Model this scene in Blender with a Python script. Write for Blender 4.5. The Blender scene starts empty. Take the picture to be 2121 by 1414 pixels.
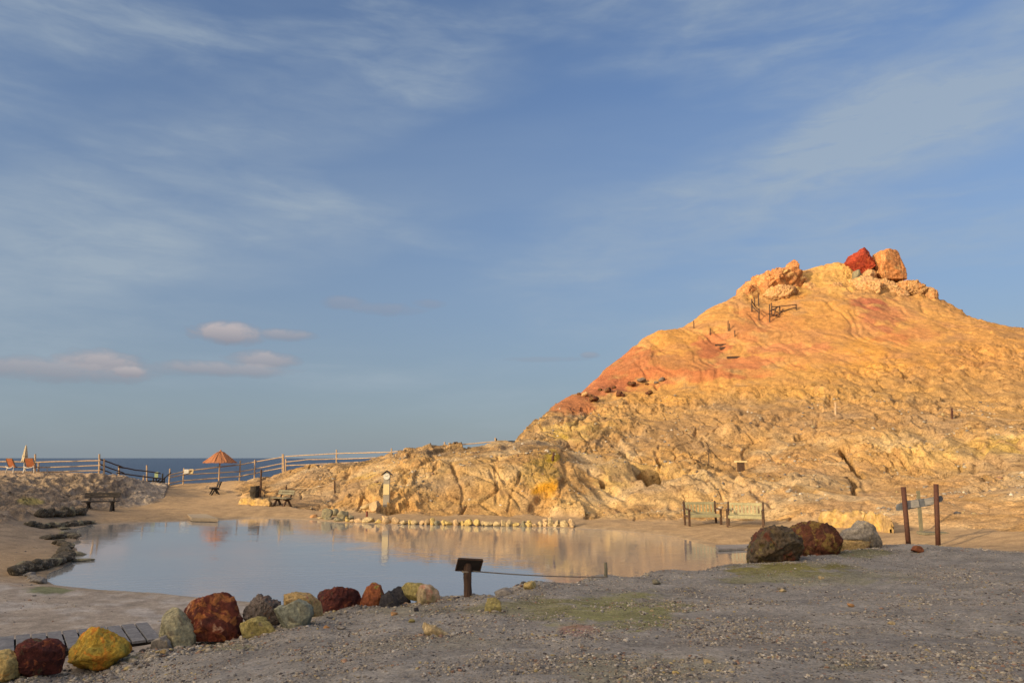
import bpy, math, random
import numpy as np
from mathutils import Vector, Matrix

# ------------------------------------------------------------------ camera
F = 1531.8            # focal length in photo pixels (26 mm on 36 mm, photo 2121 wide)
CX, CY = 1060.5, 707.0
PITCH = math.atan(241.0 / F)
CP, SP = math.cos(PITCH), math.sin(PITCH)
CAMZ = 2.9
sc = bpy.context.scene
cd = bpy.data.cameras.new("camera")
cam = bpy.data.objects.new("camera", cd)
sc.collection.objects.link(cam)
cam.location = (0, 0, CAMZ)
cam.rotation_euler = (math.radians(90) + PITCH, 0, 0)
cd.lens = 26.0
cd.sensor_width = 36.0
cd.clip_start = 0.1
cd.clip_end = 60000
sc.camera = cam
sc.view_settings.view_transform = 'Standard'
sc.view_settings.look = 'None'
sc.view_settings.gamma = 1
sc.view_settings.exposure = 0.48
sc.render.resolution_x, sc.render.resolution_y = 1024, 682


def ray(u, v):
    a = (u - CX) / F
    b = (CY - v) / F
    return (a, CP - b * SP, SP + b * CP)


def P(u, v, Y):
    d = ray(u, v)
    t = Y / d[1]
    return (d[0] * t, Y, CAMZ + d[2] * t)


def PZ(u, v, z):
    d = ray(u, v)
    t = (z - CAMZ) / d[2]
    return (d[0] * t, d[1] * t, z)


def proj(x, y, z):
    z = z - CAMZ
    fwd = y * CP + z * SP
    up = -y * SP + z * CP
    fwd = np.where(fwd < 0.05, 0.05, fwd)
    return CX + F * x / fwd, CY - F * up / fwd


# ------------------------------------------------------------------ sun and sky
SUN_EL = math.radians(15.5)
SX, SY = -0.80, -0.60          # horizontal direction towards the sun
sl = bpy.data.lights.new("sun", 'SUN')
sun = bpy.data.objects.new("sun", sl)
sc.collection.objects.link(sun)
sl.energy = 3.4
sl.angle = math.radians(0.7)
sl.color = (1.0, 0.76, 0.45)
tosun = Vector((SX * math.cos(SUN_EL), SY * math.cos(SUN_EL), math.sin(SUN_EL)))
sun.rotation_euler = tosun.to_track_quat('Z', 'Y').to_euler()
sun.location = tosun * 50

world = bpy.data.worlds.new("World")
sc.world = world
world.use_nodes = True
wt = world.node_tree
wt.nodes.clear()


def N(t, typ, **kw):
    n = t.nodes.new(typ)
    for k, v in kw.items():
        setattr(n, k, v)
    return n


def math_n(t, op, a, b=None, clamp=False):
    n = N(t, 'ShaderNodeMath', operation=op)
    n.use_clamp = clamp
    for i, s in enumerate((a, b)):
        if s is None:
            continue
        if isinstance(s, (int, float)):
            n.inputs[i].default_value = s
        else:
            t.links.new(s, n.inputs[i])
    return n.outputs[0]


def mixc(t, fac, a, b, mode='MIX'):
    n = N(t, 'ShaderNodeMix', data_type='RGBA', blend_type=mode)
    n.clamp_factor = True
    for idx, s in ((0, fac), (6, a), (7, b)):
        if isinstance(s, (int, float)):
            n.inputs[idx].default_value = s
        elif isinstance(s, (tuple, list)):
            n.inputs[idx].default_value = (s[0], s[1], s[2], 1)
        else:
            t.links.new(s, n.inputs[idx])
    return n.outputs[2]


def ramp(t, fac, stops, interp='LINEAR'):
    n = N(t, 'ShaderNodeValToRGB')
    cr = n.color_ramp
    cr.interpolation = interp
    while len(cr.elements) < len(stops):
        cr.elements.new(0.5)
    for e, (p, c) in zip(cr.elements, stops):
        e.position = p
        e.color = (c, c, c, 1) if isinstance(c, (int, float)) else (c[0], c[1], c[2], 1)
    t.links.new(fac, n.inputs[0])
    return n.outputs[0]


def noise(t, vec, scale, detail=4, rough=0.55, dist=0.0, typ='FBM'):
    n = N(t, 'ShaderNodeTexNoise')
    n.noise_dimensions = '3D'
    n.inputs['Scale'].default_value = scale
    n.inputs['Detail'].default_value = detail
    n.inputs['Roughness'].default_value = rough
    n.inputs['Distortion'].default_value = dist
    if vec is not None:
        t.links.new(vec, n.inputs['Vector'])
    return n.outputs['Fac']


def vmap(t, vec, loc=(0, 0, 0), rot=(0, 0, 0), scale=(1, 1, 1)):
    n = N(t, 'ShaderNodeMapping')
    n.inputs['Location'].default_value = loc
    n.inputs['Rotation'].default_value = rot
    n.inputs['Scale'].default_value = scale
    t.links.new(vec, n.inputs['Vector'])
    return n.outputs[0]


sky = N(wt, 'ShaderNodeTexSky', sky_type='NISHITA')
sky.sun_disc = False
sky.sun_elevation = SUN_EL
sky.sun_rotation = math.atan2(SX, SY)
sky.altitude = 0
sky.air_density = 1.0
sky.dust_density = 0.6
sky.ozone_density = 2.2
tc = N(wt, 'ShaderNodeTexCoord')
sep = N(wt, 'ShaderNodeSeparateXYZ')
wt.links.new(tc.outputs['Generated'], sep.inputs[0])
dx, dy, dz = sep.outputs
# azimuth (0 straight ahead, + right) and elevation, radians
az = math_n(wt, 'ARCTAN2', dx, dy)
el = math_n(wt, 'ARCSINE', dz)
# high cloud sheet: directions carried to a flat layer overhead
den = math_n(wt, 'ADD', math_n(wt, 'MAXIMUM', dz, 0.0), 0.10)
cx_ = math_n(wt, 'DIVIDE', dx, den)
cy_ = math_n(wt, 'DIVIDE', dy, den)
cmb = N(wt, 'ShaderNodeCombineXYZ')
wt.links.new(cx_, cmb.inputs[0])
wt.links.new(cy_, cmb.inputs[1])
veil_v = vmap(wt, cmb.outputs[0], loc=(3.1, 1.7, 0), rot=(0, 0, math.radians(-58)), scale=(0.42, 1.0, 1))
n_a = noise(wt, veil_v, 1.0, 4, 0.45, 0.8)
veil_b = vmap(wt, cmb.outputs[0], loc=(7.3, 0.2, 0), rot=(0, 0, math.radians(-50)), scale=(0.9, 2.2, 1))
n_b = noise(wt, veil_b, 1.2, 5, 0.5, 1.2)
v1 = ramp(wt, n_a, [(0.36, 0.0), (0.66, 1.0)], 'EASE')
v2 = ramp(wt, n_b, [(0.30, 0.45), (0.74, 1.0)], 'EASE')
ae = N(wt, 'ShaderNodeCombineXYZ')
wt.links.new(az, ae.inputs[0])
wt.links.new(el, ae.inputs[1])
w1 = noise(wt, vmap(wt, ae.outputs[0], loc=(2.3, 5.1, 0), rot=(0, 0, math.radians(17)), scale=(1.7, 6.5, 1)), 1.0, 4, .5, .35)
w2 = noise(wt, vmap(wt, ae.outputs[0], loc=(8.3, 1.1, 0), rot=(0, 0, math.radians(22)), scale=(3.2, 15.0, 1)), 1.0, 6, .55, .4)
w3 = noise(wt, vmap(wt, ae.outputs[0], loc=(1.3, 4.1, 0), rot=(0, 0, math.radians(12)), scale=(12, 44.0, 1)), 1.0, 5, .6, .4)
wa = ramp(wt, w1, [(0.37, 0.0), (0.60, 1.0)], 'EASE')
wb_ = ramp(wt, w2, [(0.34, 0.15), (0.68, 1.0)], 'EASE')
wc = ramp(wt, w3, [(0.32, 0.55), (0.66, 1.1)])
ww = math_n(wt, 'MULTIPLY', math_n(wt, 'MULTIPLY', wa, wb_), wc)
veil = math_n(wt, 'MAXIMUM', math_n(wt, 'MULTIPLY', math_n(wt, 'MULTIPLY', v1, v2), .2), math_n(wt, 'MULTIPLY', ww, .85))
for (u, v, hw, hh, st) in [(1990, 200, 420, 130, .75), (60, 520, 330, 160, .60), (1500, 400, 520, 120, .45), (560, 500, 420, 110, .35), (700, 230, 500, 110, .30)]:
    d = Vector(ray(u, v)).normalized()
    a0, e0 = math.atan2(d.x, d.y), math.asin(d.z)
    ax = math_n(wt, 'DIVIDE', math_n(wt, 'SUBTRACT', az, a0), hw / F)
    ey = math_n(wt, 'DIVIDE', math_n(wt, 'SUBTRACT', math_n(wt, 'SUBTRACT', el, e0), math_n(wt, 'MULTIPLY', math_n(wt, 'SUBTRACT', az, a0), .22)), hh / F)
    r2 = math_n(wt, 'ADD', math_n(wt, 'MULTIPLY', ax, ax), math_n(wt, 'MULTIPLY', ey, ey))
    lobe = ramp(wt, math_n(wt, 'ADD', r2, math_n(wt, 'MULTIPLY', math_n(wt, 'SUBTRACT', w2, .5), 1.6)), [(0.0, st), (1.0, 0.0)], 'EASE')
    veil = math_n(wt, 'ADD', veil, math_n(wt, 'MULTIPLY', lobe, wc), clamp=True)
SKYCOL = sky.outputs[0]
skyc = mixc(wt, 1.0, SKYCOL, (1.06, 1.24, 1.54), 'MULTIPLY')
# pale blue-grey band of moist air low over the sea
low = ramp(wt, el, [(0.0, 0.85), (0.10, 0.72), (0.28, 0.42), (0.5, 0.12), (0.7, 0.0)])
skyc = mixc(wt, low, skyc, (2.45, 2.92, 3.42))
veilf = math_n(wt, 'MULTIPLY', math_n(wt, 'ADD', math_n(wt, 'MULTIPLY', veil, 0.66), .04), ramp(wt, el, [(0.02, 0.35), (0.18, 1.0)]))
skyc = mixc(wt, veilf, skyc, (3.85, 4.6, 5.3))

# small separate clouds low in the sky: (u, v, half width, half height, strength)
puffs = [(468, 690, 60, 22, 1.0), (590, 694, 52, 12, 0.62), (130, 766, 150, 22, 0.62), (205, 752, 80, 24, 0.8),
         (262, 770, 34, 12, 0.85), (460, 764, 120, 15, 0.62), (545, 747, 62, 18, 0.72), (712, 628, 38, 14, 0.34), (800, 640, 70, 13, 0.30),
         (885, 630, 30, 10, 0.26), (1222, 735, 16, 7, 0.42), (1130, 744, 70, 6, 0.22), (340, 764, 90, 12, 0.30)]
pn = N(wt, 'ShaderNodeCombineXYZ')
wt.links.new(az, pn.inputs[0])
wt.links.new(el, pn.inputs[1])
pv = vmap(wt, pn.outputs[0], scale=(26, 46, 1))
pn1 = noise(wt, pv, 1.0, 6, 0.62, 0.3)
pnd = math_n(wt, 'SUBTRACT', pn1, 0.5)
acc = None
lit = None
for (u, v, hw, hh, st) in puffs:
    d = Vector(ray(u, v)).normalized()
    a0, e0 = math.atan2(d.x, d.y), math.asin(d.z)
    sa, se = 1.45 * hw / F * math.cos(a0) ** 1.5, 1.2 * hh / F
    ax = math_n(wt, 'DIVIDE', math_n(wt, 'SUBTRACT', az, a0), sa)
    ey = math_n(wt, 'DIVIDE', math_n(wt, 'SUBTRACT', el, e0), se)
    # flat underside, domed top
    eyb = math_n(wt, 'MINIMUM', ey, 0.0)
    r2 = math_n(wt, 'ADD', math_n(wt, 'MULTIPLY', ax, ax), math_n(wt, 'MULTIPLY', ey, ey))
    r2 = math_n(wt, 'ADD', r2, math_n(wt, 'MULTIPLY', math_n(wt, 'MULTIPLY', eyb, eyb), 0.1))
    f = math_n(wt, 'SUBTRACT', 1.0, r2)
    f = math_n(wt, 'ADD', f, math_n(wt, 'MULTIPLY', pnd, 1.7))
    f = math_n(wt, 'MULTIPLY', f, st * 1.3, clamp=True)
    f = math_n(wt, 'MINIMUM', f, min(1, st * 1.1))
    top = math_n(wt, 'MULTIPLY', f, math_n(wt, 'ADD', math_n(wt, 'MULTIPLY', ey, 0.65), 0.55, clamp=True))
    acc = f if acc is None else math_n(wt, 'MAXIMUM', acc, f)
    lit = top if lit is None else math_n(wt, 'MAXIMUM', lit, top)
pc = mixc(wt, math_n(wt, 'MULTIPLY', lit, 1.1, clamp=True), (2.5, 2.6, 3.15), (5.3, 4.7, 4.7))
skyc = mixc(wt, math_n(wt, 'MULTIPLY', acc, 0.9), skyc, pc)
# warm fill glow added to the sky round the low sun, behind the viewpoint
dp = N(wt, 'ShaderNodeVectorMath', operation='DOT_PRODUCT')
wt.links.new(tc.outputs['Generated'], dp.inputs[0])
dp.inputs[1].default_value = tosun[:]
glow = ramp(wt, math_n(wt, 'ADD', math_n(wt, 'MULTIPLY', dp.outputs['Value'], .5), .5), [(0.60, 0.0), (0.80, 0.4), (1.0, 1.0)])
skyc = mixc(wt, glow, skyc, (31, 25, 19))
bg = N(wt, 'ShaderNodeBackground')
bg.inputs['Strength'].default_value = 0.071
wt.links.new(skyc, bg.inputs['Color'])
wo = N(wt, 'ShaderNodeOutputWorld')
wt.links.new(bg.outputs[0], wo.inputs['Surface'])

# ------------------------------------------------------------------ numeric helpers
rng = np.random.default_rng(7)
_perm = rng.permutation(256).astype(np.int32)
_perm = np.concatenate([_perm, _perm, _perm])
_g = rng.normal(size=(256, 3)).astype(np.float32)
_g /= np.linalg.norm(_g, axis=1, keepdims=True)


def pn3(x, y, z):
    x = np.asarray(x, np.float32); y = np.asarray(y, np.float32); z = np.asarray(z, np.float32)
    xi = np.floor(x); yi = np.floor(y); zi = np.floor(z)
    xf = x - xi; yf = y - yi; zf = z - zi
    xi = xi.astype(np.int32) & 255; yi = yi.astype(np.int32) & 255; zi = zi.astype(np.int32) & 255
    w = [t * t * t * (t * (t * 6 - 15) + 10) for t in (xf, yf, zf)]
    out = 0
    for i in (0, 1):
        wx = w[0] if i else 1 - w[0]
        A = _perm[(xi + i) & 255]
        for j in (0, 1):
            wy = w[1] if j else 1 - w[1]
            B = _perm[A + ((yi + j) & 255)]
            for k in (0, 1):
                wz = w[2] if k else 1 - w[2]
                g = _g[_perm[B + ((zi + k) & 255)]]
                out = out + wx * wy * wz * (g[..., 0] * (xf - i) + g[..., 1] * (yf - j) + g[..., 2] * (zf - k))
    return out * 1.6


def fbm(x, y, z, o=4, gain=0.5, lac=2.03, ridged=False, bill=False):
    a, s, f = 1.0, 0, 1.0
    tot = 0
    for i in range(o):
        n = pn3(x * f + 13.1 * i, y * f + 7.7 * i, z * f + 3.3 * i)
        if ridged:
            n = 1 - 2 * np.abs(n)
        elif bill:
            n = 2 * np.abs(n) - 0.5
        s = s + a * n
        tot += a
        a *= gain
        f *= lac
    return s / tot


def cell2(x, y, seed=0):
    """distance to nearest and second nearest feature point of a jittered 2-D lattice"""
    xi = np.floor(x).astype(np.int32); yi = np.floor(y).astype(np.int32)
    f1 = np.full(x.shape, 9.0, np.float32); f2 = f1.copy(); hid = np.zeros(x.shape, np.int32)
    for i in (-1, 0, 1):
        for j in (-1, 0, 1):
            a = xi + i; b = yi + j
            h = _perm[_perm[(a + seed) & 255] + (b & 255)]
            px = a + 0.5 + 0.45 * _g[h, 0] * 1.6
            py = b + 0.5 + 0.45 * _g[h, 1] * 1.6
            d = np.hypot(px - x, py - y)
            m = d < f1
            f2 = np.where(m, f1, np.minimum(f2, d))
            f1 = np.where(m, d, f1); hid = np.where(m, h, hid)
    return f1, f2, _g[hid, 2]


def sst(a, b, x):
    t = np.clip((x - a) / (b - a), 0, 1)
    return t * t * (3 - 2 * t)


def seg_dist(U, V, pts):
    best = np.full(U.shape, 1e9, np.float32)
    for (x0, y0), (x1, y1) in zip(pts[:-1], pts[1:]):
        dx_, dy_ = x1 - x0, y1 - y0
        L = dx_ * dx_ + dy_ * dy_
        t = np.clip(((U - x0) * dx_ + (V - y0) * dy_) / L, 0, 1)
        best = np.minimum(best, np.hypot(U - x0 - t * dx_, V - y0 - t * dy_))
    return best


def inside(px, py, poly):
    c = np.zeros(px.shape, bool)
    n = len(poly)
    for i in range(n):
        x0, y0 = poly[i]; x1, y1 = poly[(i + 1) % n]
        if y0 == y1:
            continue
        m = ((y0 > py) != (y1 > py)) & (px < (x1 - x0) * (py - y0) / (y1 - y0) + x0)
        c ^= m
    return c


# ------------------------------------------------------------------ terrain control points
C = []


def cy(u, v, Y): C.append(P(u, v, Y))
def cz(u, v, z): C.append(PZ(u, v, z))


# grey gravel mound in the foreground: its visible rim
rim = [(-220, 1440, .25), (0, 1402, .25), (130, 1388, .28), (270, 1352, .30), (400, 1328, .34), (500, 1314, .38), (600, 1292, .40), (680, 1264, .42),
       (760, 1256, .44), (850, 1248, .45), (940, 1238, .46), (1000, 1230, .47), (1060, 1214, .47), (1220, 1197, .47),
       (1400, 1182, .48), (1550, 1167, .50), (1700, 1148, .55), (1830, 1128, .58), (1950, 1128, .62), (2121, 1142, .80), (2350, 1165, 1.0)]
RIMW = []
rim = [(u, np.interp(u, [r[0] for r in rim], [r[1] for r in rim]), np.interp(u, [r[0] for r in rim], [r[2] for r in rim])) for u in list(range(-220, 2121, 65)) + [2121, 2230, 2350]]
for u, v, z in rim:
    p = PZ(u, v, z)
    C.append(p)
    RIMW.append((p[0], p[1]))
    L = math.hypot(p[0], p[1])
    if u < 1860:
        k = 1 + 1.3 / L
        C.append((p[0] * k, p[1] * k, 0.12))
for q in [(200, 1414, .45), (450, 1414, .68), (450, 1360, .52), (700, 1350, .72), (750, 1290, .56), (1060, 1414, 1.0), (1060, 1300, .80), (1060, 1250, .62),
          (1400, 1414, 1.1), (1400, 1300, .86), (1400, 1225, .64), (1750, 1414, 1.15), (1750, 1300, .92), (1750, 1200, .70),
          (2121, 1414, 1.2), (2121, 1300, 1.02), (2121, 1200, .90), (1930, 1160, .70)]:
    cz(*q)
C += [(0, 0, 1.2), (-3, 3, 1.05), (3, 3, 1.2), (-6, 3, .7), (8, 3, 1.3), (-10, 6, .2), (-14, 2, .2), (14, 6, 1.3), (0, -8, 1.2), (-20, -10, .8), (20, -10, 1.6), (22, 12, 1.6),
      (30, 20, 3.0), (40, 0, 2.5), (0, -30, 1.2), (-50, -30, 1.5), (50, -30, 2.5)]
# flats round the pool
for q in [(0, 1340, .10), (150, 1330, .08), (300, 1290, .08), (0, 1260, .12), (150, 1240, .08), (-150, 1260, .2), (0, 1170, .16), (80, 1120, .16), (-120, 1180, .3), (0, 1120, .26),
          (130, 1085, .20), (230, 1066, .20), (330, 1062, .18), (420, 1062, .18), (500, 1058, .2), (600, 1058, .2), (700, 1068, .14), (800, 1070, .14), (950, 1075, .14), (1100, 1078, .14),
          (1250, 1082, .14), (1350, 1090, .12), (1430, 1095, .14), (1500, 1100, .15), (1560, 1098, .18), (1620, 1100, .2), (1700, 1108, .25), (1800, 1100, .35), (1850, 1112, .38),
          (1540, 1120, .10), (360, 1048, .26), (420, 1040, .30), (480, 1046, .30), (380, 1025, .50)]:
    cz(*q)
for q in [(450, 1018, 52), (400, 1010, 55), (345, 1010, 54), (430, 1000, 57), (453, 999, 58), (500, 1004, 53), (520, 1026, 46), (380, 1004, 59), (340, 1008, 57),
          (2000, 1098, 24.5), (2121, 1085, 23.5), (2300, 1060, 22), (1920, 1095, 26.5), (2060, 1060, 28)]:
    cy(*q)
# left bank
for q in [(-300, 985, 40), (-100, 984, 43), (0, 984, 44.5), (60, 983, 44.5), (130, 984, 44.5), (200, 985, 44.5), (250, 990, 46), (290, 1001, 48), (325, 1010, 50),
          (0, 983, 51), (100, 983, 51), (200, 984, 51), (-200, 983, 50), (-500, 984, 40),
          (-100, 1060, 31), (0, 1076, 29), (0, 1040, 34), (60, 1040, 35.5), (60, 1010, 39.5), (130, 1048, 37.5), (130, 1018, 41), (200, 1046, 39.5), (200, 1018, 42),
          (250, 1045, 41), (250, 1015, 44), (300, 1042, 42.5), (300, 1022, 45), (335, 1036, 44), (-300, 1060, 28)]:
    cy(*q)
# rocky outcrop in front of the hill
for q in [(500, 992, 57), (545, 984, 57), (600, 974, 57), (650, 967, 56), (700, 962, 55), (750, 953, 53), (790, 940, 52), (830, 931, 50), (880, 927, 49), (930, 929, 48), (980, 925, 48), (1030, 924, 48), (1070, 927, 49),
          (560, 1012, 50), (620, 1020, 47), (600, 1040, 42), (660, 1042, 41.5), (660, 1000, 48), (720, 1050, 39.5), (720, 1010, 44), (740, 975, 49),
          (800, 1052, 38.6), (800, 1010, 41.5), (800, 970, 45.5), (850, 1055, 38), (860, 1020, 39.8), (860, 970, 43), (950, 1056, 37.8), (950, 1010, 39.6), (950, 960, 42.5),
          (1050, 1056, 37.8), (1050, 1010, 39.4), (1050, 960, 42.3), (1120, 1052, 38.2), (1135, 1000, 40), (1140, 950, 43.5), (1170, 940, 46), (1210, 1050, 38.5), (1215, 1010, 41.5), (1220, 970, 45.5)]:
    cy(*q)
# hill
for q in [(1300, 1055, 37.5), (1290, 1010, 41), (1290, 960, 44.5), (1345, 1000, 44.5), (1340, 965, 47), (1400, 1050, 36), (1410, 1010, 39), (1410, 965, 44), (1500, 1060, 34), (1500, 1020, 37.5),
          (1500, 975, 43.5), (1600, 1055, 33.5), (1600, 1015, 37), (1600, 975, 42), (1700, 1050, 32.5), (1700, 1015, 37), (1750, 1005, 38.5), (1790, 1010, 38.5), (1850, 1055, 31), (1850, 1015, 36.5), (1860, 960, 41),
          (1950, 1050, 29.5), (1960, 1005, 35.5), (2121, 1050, 27), (2121, 1000, 33), (2300, 1020, 27), (2300, 980, 33),
          (1100, 905, 53), (1200, 920, 51), (1300, 905, 53), (1400, 905, 51.5), (1500, 930, 48.5), (1600, 925, 47.5), (1700, 925, 46.5), (1800, 900, 46.5), (1900, 900, 45.5), (2000, 915, 43.5), (2121, 915, 42), (2300, 915, 40),
          (1150, 865, 57), (1250, 860, 59), (1400, 850, 58), (1550, 850, 56.5), (1700, 850, 55), (1850, 840, 53.5), (2000, 840, 52.5), (2121, 840, 51), (2300, 840, 48),
          (1140, 843, 61), (1180, 824, 64), (1215, 809, 67), (1250, 776, 70), (1290, 737, 74), (1320, 712, 75), (1348, 688, 76), (1390, 678, 76.5), (1435, 676, 78), (1455, 657, 80), (1490, 630, 82), (1535, 604, 84),
          (1300, 800, 66), (1400, 800, 63.5), (1500, 785, 63.5), (1650, 780, 62), (1800, 780, 61), (1950, 770, 60), (2121, 760, 59.5), (2400, 770, 56),
          (1370, 730, 72), (1430, 720, 71.5), (1500, 738, 69), (1490, 705, 73), (1580, 728, 69), (1700, 715, 69), (1820, 710, 69), (1950, 700, 69), (2121, 705, 67.5), (2400, 720, 66),
          (1520, 660, 77), (1580, 668, 76), (1650, 655, 76), (1740, 640, 76), (1850, 650, 75.5), (1950, 655, 75.5),
          (1590, 620, 82), (1650, 610, 82), (1740, 603, 82), (1850, 615, 81), (1920, 622, 81), (2000, 652, 80), (2040, 668, 79), (2080, 680, 78), (2121, 684, 78), (2300, 700, 76), (2600, 740, 70),
          (1560, 590, 87), (1610, 578, 87), (1660, 566, 87), (1700, 552, 87), (1738, 540, 87.5), (1765, 556, 88), (1800, 578, 88), (1870, 590, 87), (1940, 612, 85)]:
    cy(*q)
# unseen flanks, the drop to the sea
C += [(-2, 66, 0), (-4, 58, 0), (5, 80, 4), (8, 84, 7), (12, 90, 7), (20, 98, 8), (28, 92, 18), (33, 98, 20), (42, 100, 18), (50, 98, 17), (60, 92, 12), (45, 120, 3), (60, 115, 4), (75, 100, 6),
      (70, 80, 14), (80, 60, 14), (60, 42, 10), (50, 25, 5), (30, 120, -6), (10, 105, -7), (0, 90, -8), (-5, 76, -6), (-8, 66, -4), (-12, 63, -3), (-18, 66, -4), (-25, 69, -5), (-32, 66, -5),
      (-42, 60, -5), (-52, 56, -5), (-60, 50, -4), (-30, 90, -8), (-60, 80, -8), (-90, 60, -8), (-70, 30, 1.5), (-60, 10, 1.5), (-90, 0, 1), (-38, 38, 1.9), (-30, 24, .9), (-22, 15, .4)]
C = np.array(C, np.float64)
CC = 0.8
D = np.hypot(C[:, 0:1] - C[None, :, 0], C[:, 1:2] - C[None, :, 1])
n_c = len(C)
A = np.zeros((n_c + 1, n_c + 1))
A[:n_c, :n_c] = -np.sqrt(D * D + CC * CC) + np.eye(n_c) * -0.03
A[:n_c, n_c] = 1
A[n_c, :n_c] = 1
wts = np.linalg.solve(A, np.concatenate([C[:, 2], [0]]))


def base_height(x, y):
    sh = x.shape
    x = x.ravel(); y = y.ravel()
    out = np.empty(x.shape, np.float32)
    W = wts[:n_c].astype(np.float32)
    cxs = C[:, 0].astype(np.float32); cys = C[:, 1].astype(np.float32)
    for i in range(0, len(x), 60000):
        xx = x[i:i + 60000, None].astype(np.float32); yy = y[i:i + 60000, None].astype(np.float32)
        out[i:i + 60000] = -np.sqrt((xx - cxs) ** 2 + (yy - cys) ** 2 + CC * CC) @ W + wts[n_c]
    return out.reshape(sh)


# pool outline on the level z = 0
pool_px = [(82, 1200), (105, 1212), (200, 1223), (320, 1229), (420, 1240), (500, 1247), (620, 1262), (760, 1264), (900, 1258), (1040, 1240), (1220, 1218), (1400, 1200), (1570, 1180), (1600, 1160), (1575, 1142),
           (1480, 1132), (1400, 1110), (1320, 1101), (1250, 1095), (1200, 1093), (1100, 1090), (950, 1087), (800, 1084), (700, 1081), (645, 1076), (600, 1073), (520, 1072), (400, 1077),
           (330, 1079), (250, 1081), (190, 1085), (160, 1092), (120, 1096), (130, 1104), (158, 1103), (156, 1118), (140, 1124), (152, 1140), (140, 1150), (142, 1165), (112, 1178), (92, 1190)]
POOL = [PZ(u, v, 0.0)[:2] for u, v in pool_px]


def poly_sd(x, y, poly):
    d = seg_dist(x, y, list(poly) + [poly[0]])
    return np.where(inside(x, y, poly), -d, d)


# polar grid round the viewpoint
deg = np.radians
azs = np.concatenate([np.linspace(-180, -60, 50, endpoint=False), np.linspace(-60, -37.5, 70, endpoint=False), np.linspace(-37.5, 37.5, 1240, endpoint=False),
                      np.linspace(37.5, 60, 70, endpoint=False), np.linspace(60, 180, 51)])
azs = deg(azs)
rad = np.concatenate([np.geomspace(0.6, 4.5, 16, endpoint=False), np.geomspace(4.5, 27, 330, endpoint=False), np.arange(27, 62, 0.10), np.arange(62, 104, 0.15), np.geomspace(104, 180, 30, endpoint=False), np.geomspace(180, 900, 12)])
RR, TT = np.meshgrid(rad, azs, indexing='ij')
X = (RR * np.sin(TT)).astype(np.float32)
Y = (RR * np.cos(TT)).astype(np.float32)
Z = base_height(X, Y)
# far land and sea bed
far = sst(105, 150, RR)
Zfar = np.where(Y > -20, -9.0, 1.5) + 0 * X
Z = Z * (1 - far) + Zfar * far
# a long ridge behind the viewpoint towards the sun
w_ = -SX * X - SY * Y
q_ = -SY * X + SX * Y
reach = np.interp(q_, [-70, -50, -36, -28, -20, -8, 0, 60], [2, 4, 8, 12, 15, 21.5, 22, 23]).astype(np.float32)
ridge = (reach + 62) * math.tan(SUN_EL) - 1.0
ridge = ridge + 0.35 * fbm(q_ * 0.09, q_ * 0 + 3.3, q_ * 0, 3)
ridge = ridge * np.exp(-((w_ + 62) / 20) ** 2) * (sst(-130, -80, q_) * (1 - sst(120, 200, q_)))
Z = np.where(w_ < -5, np.maximum(Z, 0) * 0 + Z + ridge, Z + ridge * 0 + ridge * (w_ < 0))

U0, V0 = proj(X, Y, Z)
front = (Y > 1)
psd = poly_sd(X, Y, POOL).astype(np.float32)

# region masks ------------------------------------------------------
foot_u = [470, 520, 600, 660, 760, 900, 1100, 1220, 1300, 1420, 1520, 1620, 1720, 1850, 1950, 2121, 2500]
foot_v = [1010, 1046, 1050, 1056, 1062, 1066, 1066, 1074, 1078, 1076, 1078, 1078, 1076, 1085, 1096, 1100, 1100]
Uc = np.clip(U0, -3000, 6000)
foot = np.interp(Uc, foot_u, foot_v)
wob = 6 * fbm(X * 0.9, Y * 0.9, Z, 3)
mh = sst(2, -7, V0 - foot + wob) * (Uc > 470) * (Y > 20) * (RR < 150)
mh = mh * sst(470, 520, Uc)
bank_u = [-400, 0, 60, 172, 240, 300, 340, 352]
bank_v = [1100, 1084, 1070, 1056, 1052, 1046, 1032, 1000]
bf = np.interp(Uc, bank_u, bank_v)
mb = sst(3, -6, V0 - bf + wob) * (Uc < 352) * (Y > 15) * (RR < 80)
rim_az = [math.atan2(a, b) for a, b in RIMW]
rim_r = [math.hypot(a, b) for a, b in RIMW]
rr_ = np.interp(TT, rim_az, rim_r)
mm = sst(0.9, 0.1, RR - rr_ + 0.35 * fbm(X * 0.7, Y * 0.7, Z, 3)) * (Y > -20)   # gravel mound
mm = np.where(RR < 4, 1, mm)

# ------------------------------------------------------------------ relief
def grid_normals(X, Y, Z):
    Pm = np.stack([X, Y, Z], -1)
    dr = np.gradient(Pm, axis=0)
    dt = np.gradient(Pm, axis=1)
    n = np.cross(dt, dr)
    n /= np.linalg.norm(n, axis=-1, keepdims=True) + 1e-9
    return np.where(n[..., 2:3] < 0, -n, n)


Nn = grid_normals(X, Y, Z)
disp = np.zeros_like(Z)
H = (mh > 0.01) & (RR < 106) & (np.abs(TT) < deg(60))
hx, hy, hz = X[H], Y[H], Z[H]
hu, hv = U0[H], V0[H]
wx = 1.2 * pn3(hx * .23, hy * .23, hz * .23); wy = 1.2 * pn3(hx * .23 + 9, hy * .23, hz * .23 + 4)
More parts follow.
